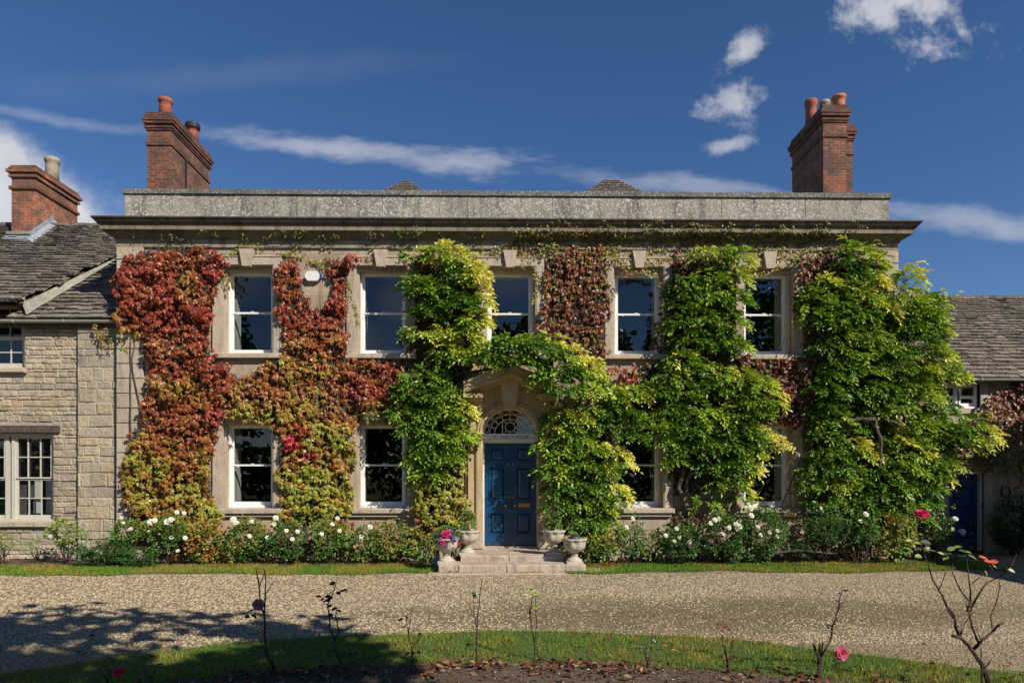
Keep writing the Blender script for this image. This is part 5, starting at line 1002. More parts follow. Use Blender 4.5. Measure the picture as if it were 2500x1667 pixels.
# ------------------------------------------------------------------ rose bushes and shrubs in the bed by the wall
ROSE = [(-.3, (.03, .08, .015)), (0, (.04, .105, .02)), (.4, (.085, .19, .03)), (.7, (.22, .30, .04)), (.9, (.34, .28, .05)), (1, (.36, .12, .03))]
RLV = [(0, 0, 0), (-.34, .35, .04), (-.28, .75, .0), (0, 1, -.05), (.28, .75, .0), (.34, .35, .04)]; RLF = [(0, 5, 4, 3), (0, 3, 2, 1)]
def bloom(parent, X, Y, Z, r, col, name='bloom', face=(.25, -.85, .45), nlay=4):
    f_ = norm(np.array(face)+rng.normal(0, .2, 3)); a_ = norm(np.cross(f_, np.array([.1, .2, 1.0]))); b_ = np.cross(f_, a_); mb = MB()
    for L in range(nlay):
        n_ = 6-L if L < 3 else 3; rr = r*(1-.22*L); tilt = .15+.38*L
        for k in range(n_):
            q = 2*math.pi*(k+.5*L)/n_+rng.normal(0, .12); rd = a_*math.cos(q)+b_*math.sin(q); tg = np.cross(f_, rd); c0 = np.array([X, Y, Z])+f_*(.06*r*L)
            t1 = rd*math.cos(tilt)+f_*math.sin(tilt); w_ = rr*.55; k_ = rng.uniform(.88, 1.05)
            V = [c0, c0+t1*rr*.5-tg*w_+f_*.05*r, c0+t1*rr*.98-tg*w_*.6+f_*rng.uniform(-.1, .1)*r, c0+t1*rr*1.05+f_*rng.uniform(-.15, .0)*r, c0+t1*rr*.98+tg*w_*.6+f_*rng.uniform(-.1, .1)*r, c0+t1*rr*.5+tg*w_+f_*.05*r]
            mb.add(V, [(0, 1, 2, 3), (0, 3, 4, 5)], tuple(v*k_ for v in col))
    return mb.build(name, 'petal', parent)
def leafcloud(mb, P_, D_, size, cols):
    n_ = len(P_); ay = norm(D_+rng.normal(0, .35, (n_, 3))); an = norm(np.stack([rng.normal(.1, .4, n_), -.6+rng.normal(0, .35, n_), rng.normal(.8, .3, n_)], 1)); ax = norm(np.cross(ay, an))
    mb.leaves(RLV, RLF, P_, ax, ay, np.cross(ax, ay), size*rng.uniform(.6, 1.2, n_), cols)
def bush(label, px, pytop, hw, Yb=13.9, tone=.25, spread=.25, size=.045, dens=1.0, blooms=(), stems=7, low=0.25, name='rose_bush', cat='rose bush', group='rose bushes along the house wall', pybase=1384, depth=None, yel=.0, leafy=1.0):
    x, _, ztop = P(px, pytop, Yb); w_ = hw/F*Yb; dp = depth or min(.34, w_*.8+.08)
    b_ = thing(name, (x, Yb, 0), label, cat, group); st_ = MB(); lf_ = MB(); tips = []
    for i in range(stems):
        a = rng.uniform(0, 6.28); r0 = rng.uniform(.02, .10)*w_*2; r1 = rng.uniform(.3, .95); tx, ty = x+math.cos(a)*w_*r1, Yb+math.sin(a)*dp*r1; hz = ztop*rng.uniform(.7, .98)*(1-.25*r1**3)
        p = [(x+math.cos(a)*r0, Yb+math.sin(a)*r0*.6, .0)]
        for q in (.25, .5, .75, 1): p.append((p[0][0]*(1-q)+tx*q+rng.normal(0, .02), p[0][1]*(1-q)+ty*q+rng.normal(0, .02), hz*q**.8))
        st_.tube(p, [.012, .010, .008, .005, .003], 6); tips.append(p)
    n_ = int(2600*w_*(ztop*(1-low))*dens*leafy/.5*(.045/size)**1.5)
    v = norm(rng.normal(0, 1, (n_, 3))); v[:, 1] = np.where(rng.random(n_) < .7, -abs(v[:, 1]), v[:, 1]); rr = rng.uniform(.15, 1, n_)**.45; lump = .68+.62*vn(v[:, 0]*3.1+px, v[:, 2]*3.1+px*.3, 1, 50)
    cz = ztop*(low+(1-low)*.52); hz = ztop*(1-low)*.52
    Pq = np.array([x, Yb, cz])+v*np.array([w_, dp, hz])*(rr*lump)[:, None]; keep = (Pq[:, 2] > .03) & (vn(Pq[:, 0], Pq[:, 2], 9, int(px) % 50) > .26); Pq = Pq[keep]; v = v[keep]; n_ = len(Pq)
    t_ = tone+(vn(Pq[:, 0], Pq[:, 2], 4, 51)-.5)*.5+spread*rng.normal(0, 1, n_)*.5+.15*v[:, 2]+yel*(rng.random(n_) < .3)*.5
    leafcloud(lf_, Pq, v*np.array([1, .8, .5])+np.array([.1, -.2, -.1]), size, ramp3(t_, ROSE)*rng.uniform(.7, 1.2, n_)[:, None])
    st_.build('stem', 'twig', b_); lf_.build('foliage', 'leaf', b_)
    for bx, by, r_ in blooms:
        yb = Yb-dp*.75-rng.uniform(0, .08); X, Y, Z = P(bx, by, yb); bloom(b_, X, Y, Z, r_*.0080, (.80, .79, .74))
        sb = MB(); sb.tube([(X, Y+.01, Z), (X*.5+x*.5+rng.normal(0, .03), Yb-.05, max(.1, Z*.55)), (x, Yb, .02)], [.003, .004, .005], 4); sb.build('flower_stalk', 'twig', b_)
    return b_
S, B = 5.5, 8
bush('small yellow green shrub cut by the left edge of the photo', 8, 1298, 34, tone=.55, dens=.9, group='shrubs along the house wall', name='shrub', cat='shrub', low=.45)
bush('thin spindly plant with few leaves against the rubble wall', 93, 1318, 24, 14.2, tone=.6, dens=.3, stems=4, group='shrubs along the house wall', name='shrub', cat='shrub')
bush('yellow green rose bush with one white bloom in front of the rubble wall', 163, 1268, 46, 14.0, tone=.55, dens=1.0, blooms=[(123.5, 1309.5, S)], low=.42, size=.055)
bush('low dark green mounded shrub at the left corner of the large house', 262, 1322, 80, 13.75, tone=-.05, spread=.12, dens=1.9, stems=6, low=.05, size=.035, name='evergreen_shrub', cat='shrub', group='shrubs along the house wall')
bush('low dark green shrub just right of the mounded one', 348, 1335, 46, 13.7, tone=.02, spread=.15, dens=1.5, stems=5, low=.05, size=.035, name='evergreen_shrub', cat='shrub', group='shrubs along the house wall')
bush('leggy rose bush with white blooms under the left end of the red creeper', 315, 1262, 46, 13.95, tone=.4, blooms=[(297, 1264, S), (300.6, 1276, 4), (318.5, 1291, S), (362, 1295.5, 4)], low=.35)
bush('rose bush with two clusters of large white blooms below the creeper corner', 412, 1252, 58, 13.85, tone=.3, spread=.3, blooms=[(368, 1274, 8), (378, 1270, 6), (408, 1274, 8), (418, 1268, 8), (431.5, 1250, S), (449, 1252, S), (418, 1312, S), (452, 1312.5, S), (434, 1344, 5)], low=.28)
bush('bronze and olive leaved bush without blooms beside the first ground floor window', 512, 1272, 55, 13.95, tone=.85, spread=.35, low=.12, size=.06, dens=1.1, group='shrubs along the house wall', name='shrub', cat='shrub')
bush('rose bush with bronze top and white blooms under the first ground floor window', 605, 1262, 60, 13.9, tone=.45, spread=.4, blooms=[(570, 1268, 8), (577, 1276, 7), (614.6, 1272.6, S), (609, 1308, S), (652, 1311, S)], low=.1, dens=1.2)
bush('green rose bush with four white blooms right of the first ground floor window', 700, 1268, 55, 13.85, tone=.25, blooms=[(673, 1263.7, 7), (669, 1279, 6), (699, 1295, S), (726.5, 1297, S), (713.7, 1315.5, S)], low=.12, dens=1.2)
bush('rose bush under the yellow green end of the creeper between two windows', 808, 1262, 55, 13.9, tone=.55, spread=.3, blooms=[(824, 1265, S), (812, 1279, S), (829, 1295, S), (785, 1302.7, S)], low=.15, dens=1.1)
bush('rose bush with two white blooms below the second ground floor window', 892, 1278, 50, 13.9, tone=.4, spread=.4, blooms=[(904, 1286, 6.5), (882, 1310, 6)], low=.12, dens=1.1)
bush('olive bush with red leaf sprays below the second ground floor window', 960, 1270, 50, 13.95, tone=.6, spread=.45, low=.1, size=.055, dens=1.1, group='shrubs along the house wall', name='shrub', cat='shrub')
bush('bushy yellow green shrub beside the flower urn left of the steps', 1030, 1282, 46, 13.95, tone=.7, spread=.25, low=.08, size=.055, dens=1.2, group='shrubs along the house wall', name='shrub', cat='shrub')
bush('fresh yellow green shrub just right of the pansy urn', 1465, 1298, 48, 13.85, tone=.6, spread=.2, low=.1, size=.06, dens=1.1, group='shrubs along the house wall', name='shrub', cat='shrub')
bush('slim rose bush with two white blooms under the fourth ground floor window', 1540, 1262, 32, 13.85, tone=.15, blooms=[(1545, 1265.7, 6), (1530, 1286.4, S)], low=.1)
bush('small green shrub with bright sprays before the twisted wisteria trunks', 1590, 1305, 40, 13.95, tone=.5, low=.15, dens=.8, group='shrubs along the house wall', name='shrub', cat='shrub', size=.06)
bush('rose bush with five small white blooms in front of the wisteria trunks', 1655, 1280, 52, 13.8, tone=.15, blooms=[(1652, 1290, S), (1626, 1307, S), (1658.7, 1311, S), (1646.5, 1321, 5), (1683, 1322.5, S)], low=.05, dens=1.2)
bush('large dark green rose bush with many white blooms, tallest of the right bed', 1768, 1258, 70, 13.8, tone=.1, blooms=[(1735, 1277, 6), (1746, 1269, 6.5), (1755, 1266.6, 6), (1780, 1288, 6), (1764.5, 1301.7, S), (1798, 1280, 8), (1806, 1285, 7), (1800, 1290, 6)], low=.0, dens=1.5)
bush('rose bush with white blooms under the fifth ground floor window', 1860, 1236, 55, 13.85, tone=.2, spread=.25, blooms=[(1833, 1240, 7.5), (1834.7, 1258, 7), (1850, 1285, S), (1879, 1299, S), (1857, 1305.5, S), (1898.5, 1296, S), (1896.6, 1309.7, 6)], low=.0, dens=1.3)
bush('low dark leaved shrub over a fallen grey branch in the right bed', 1945, 1318, 44, 13.95, tone=.0, low=.3, dens=.9, group='shrubs along the house wall', name='shrub', cat='shrub')
bush('rose bush with one white bloom right of the fifth ground floor window', 2010, 1240, 46, 13.85, tone=.15, blooms=[(2004, 1241, 5)], low=.3)
bush('leafy rose bush with two white blooms and bare lower stems in the right bed', 2095, 1245, 58, 13.8, tone=.15, blooms=[(2114.6, 1254.8, 7), (2101, 1271.7, 6)], low=.3, dens=1.1, stems=10)
bush('pale yellow green shrub between two rose bushes at the right end of the bed', 2182, 1262, 50, 13.9, tone=.75, spread=.2, low=.1, size=.07, dens=.9, group='shrubs along the house wall', name='shrub', cat='shrub')
bush('dull green rose bush with white blooms beside the blue side door', 2283, 1262, 44, 14.3, tone=.1, blooms=[(2272, 1267.4, 4), (2333, 1266, 7), (2326, 1292, 6), (2347.6, 1300, 9), (2352, 1296, 7)], low=.2, dens=1.0)
bush('dark purple clipped bush against the wall at the right edge of the photo', 2475, 1213, 58, 15.3, tone=-.2, spread=.05, low=.0, dens=2.2, size=.04, name='dark_hedge', cat='bush', group=None, depth=.4)
# low creeper growth along the foot of the wall
vc = thing('ground_creeper', (-3, 14.2, 0), 'low bronze creeper filling the wall foot behind the roses left of the steps', 'climbing plant'); mb = MB()
creeper(mb, [[(270, 1190), (500, 1215), (640, 1195), (800, 1200), (930, 1200), (985, 1215), (1010, 1260), (1000, 1300), (280, 1300), (255, 1250)]], 420, .3, .085, autc(lambda x, y: np.clip(.62+(vn(x, y, 1/40, 60)-.5)*.9, -.1, 1)-.0, .8), wy=lambda x, y: np.full(len(x), 14.25), seed=41, thin=.36)
mb.build('foliage', 'leaf', vc)
vc = thing('ground_creeper', (5, 14.2, 0), 'dark green creeper low on the wall behind the roses, right of the steps', 'climbing plant'); mb = MB()
creeper(mb, [[(1270, 1180), (1420, 1210), (1440, 1300), (1290, 1300)], [(1560, 1180), (2240, 1150), (2250, 1300), (1450, 1300), (1460, 1270)]], 300, .22, .075, autc(lambda x, y: .95+0*x, .4), wy=lambda x, y: np.full(len(x), 14.3), seed=43, thin=.38)
mb.build('foliage', 'leaf', vc)
for sx, (a, b_) in enumerate([(1330, 1520), (1450, 1640), (1480, 1600)]):
    pass
br_ = thing('fallen_branch', (PX(1900, 13.8), 13.8, .1), 'grey bare branch lying along the soil under the roses of the right bed', 'branch'); mb = MB(); mb.tube([P(1820+i*28, 1347+4*math.sin(i), 13.75) for i in range(9)], [.035-.002*i for i in range(9)], 8); mb.build('limb', 'bark', br_)
rk = MB(); rk.lathe([(.12, .0), (.14, .08), (.10, .17), (.02, .2)], PX(1068, 13.5), 13.5, 9, lambda i, a: 1+.25*math.sin(3*a+i)); tag(rk.build('rock', 'parapet', None, (PX(1068, 13.5), 13.5, 0)), 'rough grey stone lying behind the flower urn left of the steps', 'rock')
rk = MB(); X, Y, Z = P(328, 1345, 13.95); rk.lathe([(.17, .0), (.19, .2), (.15, .30), (.02, .33)], X, Y, 9, lambda i, a: 1+.2*math.sin(3*a+i)); tag(rk.build('rock', 'parapet', None, (X, Y, 0)), 'grey stone half hidden behind the low dark shrub near the house corner', 'rock')
# urns and what grows in them
u1, c1 = urn('stone_urn', 1141, 1355, 13.42, .235, 'empty looking carved stone urn on the upper step, left of the door')
u1['label'] = 'carved stone urn with a small green plant on the upper step, left of the door'
u2, c2 = urn('stone_urn', 1353, 1355, 13.42, .225, 'carved stone urn with a small green plant on the upper step, right of the door')
u3, c3 = urn('stone_urn', 1089, 1376.5, 12.98, .235, 'stone urn overflowing with pink and purple flowers, lowest left of the steps')
u4, c4 = urn('stone_urn', 1404, 1377, 13.0, .235, 'stone urn of purple and yellow pansies on a block right of the steps')
def potplant(name, label, c, w_, h, tone, dens=1.0, flowers=()):
    b_ = thing(name, c, label, 'plant'); lf_ = MB(); st_ = MB(); n_ = int(900*dens*w_*h/.05); v = norm(rng.normal(0, 1, (n_, 3))); rr = rng.uniform(.2, 1, n_)**.5
    Pq = np.array(c)+np.array([0, 0, h*.5])+v*np.array([w_, w_*.8, h*.55])*rr[:, None]; keep = vn(Pq[:, 0], Pq[:, 2], 14, 3) > .28; Pq = Pq[keep]; v = v[keep]; n_ = len(Pq)
    leafcloud(lf_, Pq, v, .035, ramp3(tone+rng.normal(0, .15, n_), ROSE)*rng.uniform(.7, 1.2, n_)[:, None]); lf_.build('foliage', 'leaf', b_)
    for i in range(6): a = i*1.05; st_.tube([tuple(c), (c[0]+.5*w_*math.cos(a), c[1]+.5*w_*math.sin(a), c[2]+h*.8)], [.005, .003], 4)
    st_.build('stem', 'twig', b_)
    for px, py, r_, col, nm in flowers: X, Y, Z = P(px, py, c[1]-w_*.75-rng.uniform(0, .03)); bloom(b_, X, Y, Z, r_*.0078, col, nm, nlay=3)
    return b_
potplant('box_plant', 'upright green twiggy plant in the upper urn left of the door', c1, .15, .40, .4, .9)
potplant('box_plant', 'upright green twiggy plant in the upper urn right of the door', c2, .14, .42, .4, .7)
PK, PU, VI, LV, YE = (.62, .02, .16), (.07, .015, .10), (.16, .12, .38), (.34, .28, .50), (.65, .42, .02)
fl = [(1085, 1303, 8, PK), (1094, 1300, 8, PK), (1090, 1307, 7, PK), (1082, 1320, 8, PK), (1083, 1326, 6, PK), (1119, 1327, 4, PK)]
for i in range(34): q = random.uniform(0, 6.28); r_ = random.uniform(.2, 1); fl.append((1091+26*r_*math.cos(q), 1314+20*r_*math.sin(q)-2, random.uniform(2.6, 4), random.choice([PU, VI, LV, LV, VI, PU])))
potplant('bedding_flowers', 'bright pink geraniums with purple and lilac flowers spilling from the lower left urn', (c3[0], c3[1], c3[2]-.12), .27, .36, .25, 1.0, [f_+('bloom',) for f_ in fl])
fl = [(1392, 1313, 5, PU), (1389, 1311, 4, LV), (1408, 1316, 5, PU), (1408, 1313, 3.5, LV), (1383, 1313, 5, YE), (1392, 1325, 4, VI), (1403, 1331, 3.5, VI), (1399, 1312, 3, PU), (1394, 1317, 3, (.7, .7, .7)), (1409, 1319, 3, (.7, .7, .7))]
potplant('pansies', 'small purple and yellow pansies growing in the lower right urn', (c4[0], c4[1], c4[2]-.03), .17, .14, .35, 1.0, [f_+('bloom',) for f_ in fl])
# ------------------------------------------------------------------ foreground: pruned roses in the island bed
def fg(label, stems_, Yf, leaves_=(), blooms=(), r0=.009, name='pruned_rose'):
    x0, y0 = stems_[0][0][0]; X, Y, Z = P(x0, y0, Yf); t_ = thing(name, (X, Yf, 0), label, 'rose bush', 'pruned roses in the foreground bed'); mb = MB(); big_ = name == 'rose_shrub'
    for pts, ra, rb in stems_:
        Q = []; 
        for i in range(len(pts)-1):
            for q in range(3): u_ = q/3; Q.append((pts[i][0]*(1-u_)+pts[i+1][0]*u_+random.uniform(-.8, .8), pts[i][1]*(1-u_)+pts[i+1][1]*u_))
        Q.append(pts[-1]); W = [P(a, b_, Yf+.03*math.sin(i*.9+pts[0][0])) for i, (a, b_) in enumerate(Q)]; 
        if W[0][2] < .25 or pts is stems_[0][0]: W = [(W[0][0], W[0][1], min(-.01, W[0][2]))]+W
        mb.tube(W, [(.82 if big_ else 1.15)*(ra+(rb-ra)*i/len(W))+random.uniform(-.0006, .0008) for i in range(len(W))], 6)
        for i in range(1, len(W)-1, 2):                       # thorns
            w_ = W[i]; s_ = random.choice((-1, 1)); mb.tube([w_, (w_[0]+s_*.012, w_[1], w_[2]-.004)], [.002, .0005], 3)
    mb.build('stem', 'twig', t_)
    if leaves_:
        lf_ = MB()
        for (lx, ly, sz, col, dx, dy) in leaves_:
            p_ = np.array([P(lx, ly, Yf-.02)]); d_ = norm(np.array([[dx, -.3, dy]])); sz = sz*(.72 if big_ else 1); an = norm(np.array([[.2, -.5, .8]])+rng.normal(0, .2, (1, 3))); ax = norm(np.cross(d_, an)); lf_.leaves([(0, 0, 0), (-.3, .3, .06), (-.26, .7, .03), (0, 1, -.1), (.26, .7, .03), (.3, .3, .06)], [(0, 5, 4, 3), (0, 3, 2, 1)], p_, ax, d_, np.cross(ax, d_), np.array([sz]), np.array([col]))
        lf_.build('foliage', 'leaf', t_)
    for (bx, by, r_, col, face) in blooms: X, Y, Z = P(bx, by, Yf-.02); bloom(t_, X, Y, Z, r_, col, 'bloom', face, 5)
    return t_
DR, RD, GN, YG, OR = (.05, .012, .012), (.16, .015, .015), (.03, .07, .02), (.22, .28, .04), (.50, .10, .02)
def z2(l): return [(a/2.613, b_/2.613+1300) for a, b_ in l]
def z3(l): return [(a/2.613+800, b_/2.613+1300) for a, b_ in l]
def z4(l): return [(a/2.613+1600, b_/2.613+1300) for a, b_ in l]
def lv(z, pts, sz, col): 
    out = []
    for a, b_ in pts: q = z([(a, b_)])[0]; s_ = random.choice((-1, 1)); out.append((q[0], q[1], sz*random.uniform(.8, 1.2), col, s_*random.uniform(.6, 1), random.uniform(-.6, .3)))
    return out
fg('bare twiggy rose with one faded pink bloom, tallest stem at the left of the bed', [
    (z2([(1755, 958), (1752, 880), (1715, 800), (1692, 700), (1690, 600), (1685, 520), (1660, 450), (1652, 350), (1636, 225)]), .012, .004), (z2([(1685, 540), (1692, 400), (1695, 300), (1685, 230)]), .007, .003), (z2([(1697, 385), (1750, 310)]), .004, .002), (z2([(1650, 350), (1675, 290), (1690, 235)]), .004, .002), (z2([(1740, 930), (1690, 760), (1645, 640), (1630, 540), (1628, 480)]), .004, .002), (z2([(1750, 870), (1735, 790)]), .006, .004)], 6.15,
   lv(z2, [(1560, 530), (1600, 520), (1625, 490)], .06, GN), [z2([(1648, 458)])[0]+(.055, (.50, .22, .30), (.4, -.8, .2))])
fg('thin dark leaved rose stem left of the middle of the foreground bed', [
    (z2([(2225, 960), (2220, 885), (2160, 800), (2135, 740), (2135, 680), (2105, 620), (2100, 520), (2090, 460), (2120, 400), (2145, 320)]), .011, .003), (z2([(2135, 680), (2160, 620), (2140, 530), (2150, 480)]), .006, .003), (z2([(2160, 650), (2170, 600)]), .004, .002)], 6.1,
   lv(z2, [(2143, 318), (2130, 370), (2140, 380), (2165, 375), (2180, 370), (2110, 400), (2125, 405), (2070, 415), (2085, 430), (2055, 410), (2110, 430), (2150, 475), (2145, 490), (2120, 460), (2130, 525), (2215, 770), (2250, 765), (2205, 790)], .055, DR))
fg('faint spindly rose stem with a few leaves near the bottom left of the lawn', [(z3([(590, 925), (555, 850), (535, 740), (515, 640), (500, 560), (500, 520)]), .006, .002), (z3([(535, 740), (575, 690), (600, 650)]), .004, .002), (z3([(515, 640), (530, 540), (540, 480)]), .004, .002)], 6.4, lv(z3, [(490, 530), (480, 545), (500, 600), (570, 755), (560, 760), (600, 640)], .045, DR))
fg('straight bare rose stem directly below the front steps', [(z3([(960, 905), (950, 840), (948, 720), (955, 560), (965, 450), (985, 300)]), .011, .003), (z3([(950, 600), (935, 520), (930, 400)]), .006, .002), (z3([(925, 540), (905, 450)]), .004, .002), (z3([(970, 910), (930, 870), (912, 830)]), .014, .008)], 6.6, lv(z3, [(925, 385), (920, 395), (915, 380)], .055, GN))
fg('slender rose stem with green leaves at its top, right of the steps', [(z3([(1350, 840), (1340, 760), (1315, 690), (1300, 590), (1290, 500), (1310, 400)]), .010, .003), (z3([(1320, 690), (1332, 600), (1330, 490), (1320, 400)]), .006, .002), (z3([(1290, 560), (1285, 440)]), .004, .002)], 6.7, lv(z3, [(1310, 360), (1325, 355), (1300, 370), (1335, 370), (1275, 395), (1290, 400), (1350, 400), (1340, 410), (1365, 405), (1320, 390), (1350, 450), (1340, 470)], .05, YG))
fg('short forked rose stump with two leaves in the middle right of the bed', [(z3([(2045, 915), (2045, 860), (2030, 790), (2010, 720)]), .012, .005), (z3([(2045, 870), (2048, 790)]), .008, .006), (z3([(2060, 880), (2060, 780), (2065, 660), (2080, 630)]), .004, .002)], 6.4, lv(z3, [(2020, 730), (2025, 755), (2070, 680), (2075, 690), (2080, 700), (2040, 720)], .055, GN))
fg('short rose stump with dark red leaves at its top', [(z4([(460, 925), (465, 850), (450, 760), (430, 700), (425, 620)]), .013, .004), (z4([(465, 820), (485, 740), (500, 660)]), .006, .002), (z4([(466, 850), (466, 800)]), .016, .012)], 6.2, lv(z4, [(405, 590), (430, 600), (445, 605), (410, 630), (395, 580), (455, 615)], .05, RD))
fg('dark thorny rose with red leaves beside a drooping pink bloom', [(z4([(1055, 935), (1045, 840), (1045, 800), (1025, 760), (1010, 710)]), .017, .008), (z4([(1045, 800), (1090, 740), (1120, 680), (1130, 600), (1150, 540), (1170, 480), (1175, 420), (1195, 365)]), .011, .003), (z4([(1040, 790), (1050, 740), (1045, 705)]), .009, .006), (z4([(1060, 770), (1070, 700)]), .007, .005), (z4([(1190, 950), (1160, 860), (1130, 740)]), .004, .003), (z4([(1145, 560), (1165, 545)]), .004, .002)], 5.95,
   lv(z4, [(1195, 370), (1180, 375), (1125, 415), (1140, 430), (1200, 440), (1165, 550), (1155, 575), (1120, 590), (1140, 600), (1110, 605), (1130, 625), (1150, 640)], .045, DR), [z4([(1187, 768)])[0]+(.062, (.72, .16, .28), (0, -.95, .1))])
fg('big open branched rose at the bottom right with green and orange leaves', [
    (z4([(2130, 985), (2110, 900), (2085, 840), (2050, 790), (2000, 720), (1950, 670), (1890, 655)]), .030, .012), (z4([(2085, 840), (2105, 860), (2135, 820)]), .012, .007), (z4([(1945, 670), (1915, 600), (1910, 530), (1860, 470), (1830, 400), (1770, 300), (1740, 200), (1695, 80)]), .015, .004),
    (z4([(1900, 540), (1870, 500), (1850, 450)]), .010, .006), (z4([(1810, 370), (1840, 290), (1850, 250)]), .006, .003), (z4([(2030, 740), (2080, 690), (2130, 650), (2190, 590), (2215, 575)]), .018, .009), (z4([(2060, 700), (2020, 600), (2000, 500), (1985, 460)]), .012, .007), (z4([(2010, 500), (2040, 430), (2110, 320), (2200, 280), (2270, 210), (2305, 140)]), .012, .003),
    (z4([(2010, 480), (2010, 380), (2000, 280), (1985, 160)]), .010, .004), (z4([(2005, 440), (1950, 370), (1915, 300), (1890, 240), (1900, 160)]), .008, .003), (z4([(2015, 430), (2000, 470), (1985, 500)]), .010, .008), (z4([(2150, 610), (2140, 530), (2180, 430), (2200, 340), (2245, 320)]), .007, .002), (z4([(1920, 600), (1970, 590), (2020, 510)]), .006, .003), (z4([(2080, 690), (2040, 600)]), .006, .003), (z4([(2200, 360), (2190, 280)]), .005, .002), (z4([(2010, 330), (2060, 290), (2100, 250)]), .006, .003), (z4([(1945, 660), (1955, 620)]), .012, .008), (z4([(2085, 800), (2075, 740)]), .006, .004), (z4([(1700, 90), (1665, -10), (1692, -110)]), .004, .003)], 5.6,
   [(q[0], q[1], s_, c_, dx, dy) for (q, s_, c_, dx, dy) in [(z4([(a, b_)])[0], s_, c_, dx, dy) for a, b_, s_, c_, dx, dy in [(1700, 70, .10, YG, -1, .15), (1690, 60, .12, GN, 1, -.1), (1640, 50, .09, YG, -1, 0), (1720, 85, .09, (.2, .25, .15), .5, -.8), (1700, 150, .10, YG, -1, .05), (1730, 110, .12, YG, 1, -.1), (1800, 125, .08, YG, 1, -.3), (1890, 130, .11, GN, -1, -.1), (1860, 110, .10, YG, .9, .3), (1900, 95, .09, YG, .8, .2), (1920, 140, .10, GN, 1, .0), (1870, 150, .09, YG, -.9, -.4), (1930, 110, .12, GN, 1, -.25), (1990, 140, .12, (.10, .16, .04), 1, -.5), (1960, 120, .10, YG, 1, -.1), (2060, 150, .11, OR, 1, -.3), (2090, 180, .11, OR, 1, -.1), (2130, 190, .10, OR, 1, .2), (2120, 195, .09, (.35, .12, .04), .6, -.8), (2140, 200, .08, (.3, .25, .15), .7, -.5), (2240, 230, .10, (.15, .18, .08), 1, -.4), (2100, 240, .07, YG, .3, -.8)]]],
   [(2250.6, 1255, .055, (.62, .035, .13), (0, -.7, .7))], name='rose_shrub')
fg('tiny twig with a single red bloom low at the left of the lawn', [(z2([(690, 985), (680, 930), (650, 910), (635, 870)]), .006, .003), (z2([(690, 940), (705, 890)]), .005, .003), (z2([(745, 1000), (755, 930), (755, 900)]), .004, .003)], 5.9, lv(z2, [(700, 845), (520, 930), (545, 770), (515, 760)], .05, RD), [z2([(755, 890)])[0]+(.048, (.65, .03, .07), (0, -.6, .8))])
# fallen leaves, all scattered stuff
def fallen(name, label, spots, sz, cols):
    PP = np.array(spots); n_ = len(PP); az = rng.uniform(0, 6.28, n_); ay = norm(np.stack([np.cos(az), np.sin(az), rng.normal(.1, .35, n_)], 1)); an = norm(np.stack([rng.normal(0, .35, n_), rng.normal(-.15, .35, n_), np.ones(n_)], 1)); ax = norm(np.cross(ay, an)); an = np.cross(ax, ay)
    C_ = np.array(cols)[rng.integers(0, len(cols), n_)]*rng.uniform(.6, 1.25, n_)[:, None]; mb = MB()
    tv = [(0, -.5, .05), (-.22, -.15, .14), (-.24, .2, .16), (0, .55, .0), (.24, .2, .16), (.22, -.15, .14), (0, 0, 0)]
    mb.leaves(tv, [(6, 0, 1), (6, 1, 2), (6, 2, 3), (6, 3, 4), (6, 4, 5), (6, 5, 0)], PP, ax, ay, an, sz*rng.uniform(.5, 1.3, n_), C_); return tag(mb.build(name, 'dry', None, (0, 0, 0)), label, 'leaf litter', kind='stuff')
DC = [(.22, .07, .03), (.27, .11, .045), (.16, .055, .03), (.12, .05, .03), (.32, .19, .10), (.09, .045, .03), (.14, .08, .05)]
sp_ = []
while len(sp_) < 620:                            # drifts along the edge of the island bed
    px = rng.uniform(150, 2500); base_y = np.interp(px, [p[0] for p in bed_px], [p[1] for p in bed_px]); py = base_y+abs(rng.normal(0, 22))-2
    if py > 1700 or vn(px, 0, 1/90, 70) < .3+.2*rng.random(): continue
    g_ = G(px, py); sp_.append((g_[0], g_[1], .02+rng.uniform(0, .025)))
fallen('fallen_leaves', 'curled orange brown leaves drifted along the foreground bed', sp_, .07, DC)
sp_ = []
for i in range(150): px = rng.uniform(0, 2500); py = np.interp(px, [p[0] for p in isl_px], [p[1] for p in isl_px])+rng.uniform(0, 75); g_ = G(px, py); sp_.append((g_[0], g_[1], .045))
for i in range(90): g_ = G(rng.uniform(0, 2500), 1400+260*rng.random()**1.8); sp_.append((g_[0], g_[1], .015))
fallen('scattered_leaves', 'single dry leaves scattered over the lawn and gravel', sp_, .06, DC)
sp_ = []
for i in range(1500): px = rng.choice([rng.uniform(0, 1040), rng.uniform(1430, 2330), rng.normal(1460, 25)]); sp_.append((PX(px, 13.8), rng.uniform(13.45, 13.95), .02+rng.uniform(0, .02)))
for i in range(160): px = rng.uniform(1650, 2350); py = rng.normal(1393, 4); g_ = G(px, py); sp_.append((g_[0], g_[1], .04))
for i in range(50): px = rng.uniform(100, 1400); py = rng.normal(1394, 4); g_ = G(px, py); sp_.append((g_[0], g_[1], .04))
fallen('leaf_litter', 'small red and brown leaves lying under the shrubs by the wall', sp_, .05, DC+[(.4, .1, .04)])
sp_ = [];
for i in range(2600):
    px = rng.uniform(300, 2500); g_ = G(px, np.interp(px, [p[0] for p in bed_px], [p[1] for p in bed_px])+abs(rng.normal(0, 30))+2); sp_.append((g_[0], g_[1], .01))
fallen('bed_crumbs', 'crumbs of soil, bark and stone on the foreground bed', sp_, .03, [(.10, .07, .045), (.2, .15, .10), (.35, .3, .22), (.06, .04, .03), (.25, .10, .05)])
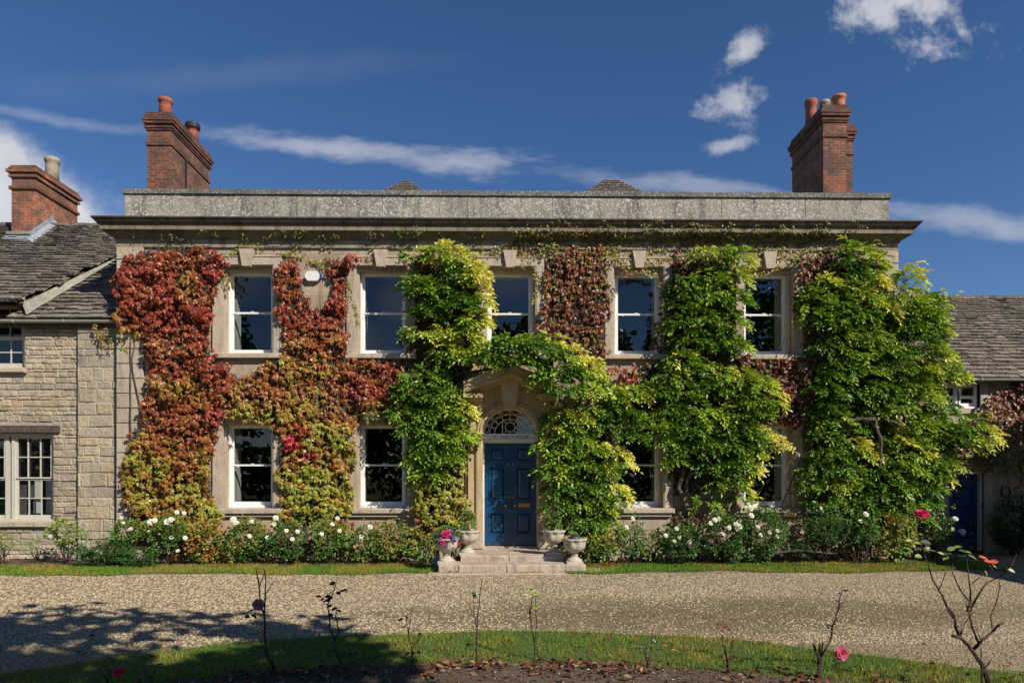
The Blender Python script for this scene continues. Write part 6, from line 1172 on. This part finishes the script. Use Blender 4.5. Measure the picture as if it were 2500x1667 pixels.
# ------------------------------------------------------------------ trees behind the photographer: mirrored in the panes, shading the drive
def tree(label, x, y, h, cr, n_, tone=0., trunk_r=.25, dens_gap=.42, sz=.30, group='trees behind the photographer', name='broadleaf_tree', squash=.8, cz=None, crown=None):
    t_ = thing(name, (x, y, 0), label, 'tree', group); mb = MB(); top = h*.75
    mb.tube([(x, y, -.1), (x+.1, y, h*.25), (x-.1, y+.1, h*.5), (x, y, top)], [trunk_r, trunk_r*.75, trunk_r*.5, trunk_r*.2], 10)
    for i in range(9): a = i*2.4; r_ = cr*rng.uniform(.5, .85); zz = h*rng.uniform(.35, .6); mb.tube([(x, y, zz), (x+.5*r_*math.cos(a), y+.5*r_*math.sin(a), zz+h*.12), (x+r_*math.cos(a), y+r_*math.sin(a), zz+h*.2)], [trunk_r*.4, trunk_r*.22, .02], 6)
    mb.build('trunk', 'bark', t_); lf_ = MB(); c0 = cz or h*.62; v = norm(rng.normal(0, 1, (n_, 3))); rr = rng.uniform(.1, 1, n_)**.45
    lump = .6+.7*vn(v[:, 0]*2.3+x, v[:, 2]*2.3+y, 1, 80); Pq = np.array([x, y, c0])+v*np.array([cr, cr, (h-c0) if squash is None else (h-c0)])*(rr*lump)[:, None]
    k = vn(Pq[:, 0], Pq[:, 2], .9, 81)*.5+vn(Pq[:, 1], Pq[:, 2], 1.1, 82)*.5 > dens_gap; Pq = Pq[k]; v = v[k]; n2 = len(Pq)
    an = norm(rng.normal(0, 1, (n2, 3))); ay = norm(np.cross(an, rng.normal(0, 1, (n2, 3)))); ax = np.cross(ay, an)
    lf_.leaves(RLV, RLF, Pq, ax, ay, an, sz*rng.uniform(.6, 1.3, n2), ramp3(tone+rng.normal(0, .12, n2), ROSE)*rng.uniform(.6, 1.0, n2)[:, None]); lf_.build('crown', 'leaf', t_)
for lb, x, y, h, cr, tn in (('tall dark broadleaf tree mirrored in the first upper window', -19, -16, 12.5, 3.6, .0), ('broad dark tree mirrored in the second ground floor window', -10, -19, 8.6, 4.2, .05), ('rounded tree mirrored in the middle upper window', -1.5, -18, 12.2, 3.2, .0), ('low spreading tree mirrored in the fourth ground floor window', 8, -18, 8.2, 4.2, .1),
                           ('tall open tree mirrored in the fifth upper window', 19.5, -16, 18.5, 4.4, .1), ('dark tree mirrored in the first ground floor window', -26, -14, 9.5, 4.6, .0), ('dark tree mirrored in the fifth ground floor window', 14, -20, 9.4, 4.4, .0)):
    tree(lb, x, y, h, cr, 7000, tn, sz=.42, dens_gap=.34 if h < 15 else .44)
hg = thing('boundary_hedge', (0, -22, 0), 'long dark green hedge closing the garden behind the photographer', 'hedge'); mb = MB(); n_ = 16000
Pq = np.stack([rng.uniform(-45, 45, n_), -22+rng.normal(0, .5, n_), 4.6*rng.random(n_)**.8], 1); Pq[:, 2] *= .75+.5*vn(Pq[:, 0], Pq[:, 0]*0, .5, 90); an = norm(rng.normal(0, 1, (n_, 3))); ay = norm(np.cross(an, rng.normal(0, 1, (n_, 3))))
mb.leaves(RLV, RLF, Pq, np.cross(ay, an), ay, an, .5*rng.uniform(.6, 1.3, n_), ramp3(rng.normal(-.05, .12, n_), ROSE)); mb.build('foliage', 'leaf', hg)
tree('garden tree leaning over the photographer that throws dappled shade on the left of the drive', 2.2, -1.6, 8.6, 3.9, 8500, .1, .2, .36, .30, group=None, cz=7.0)
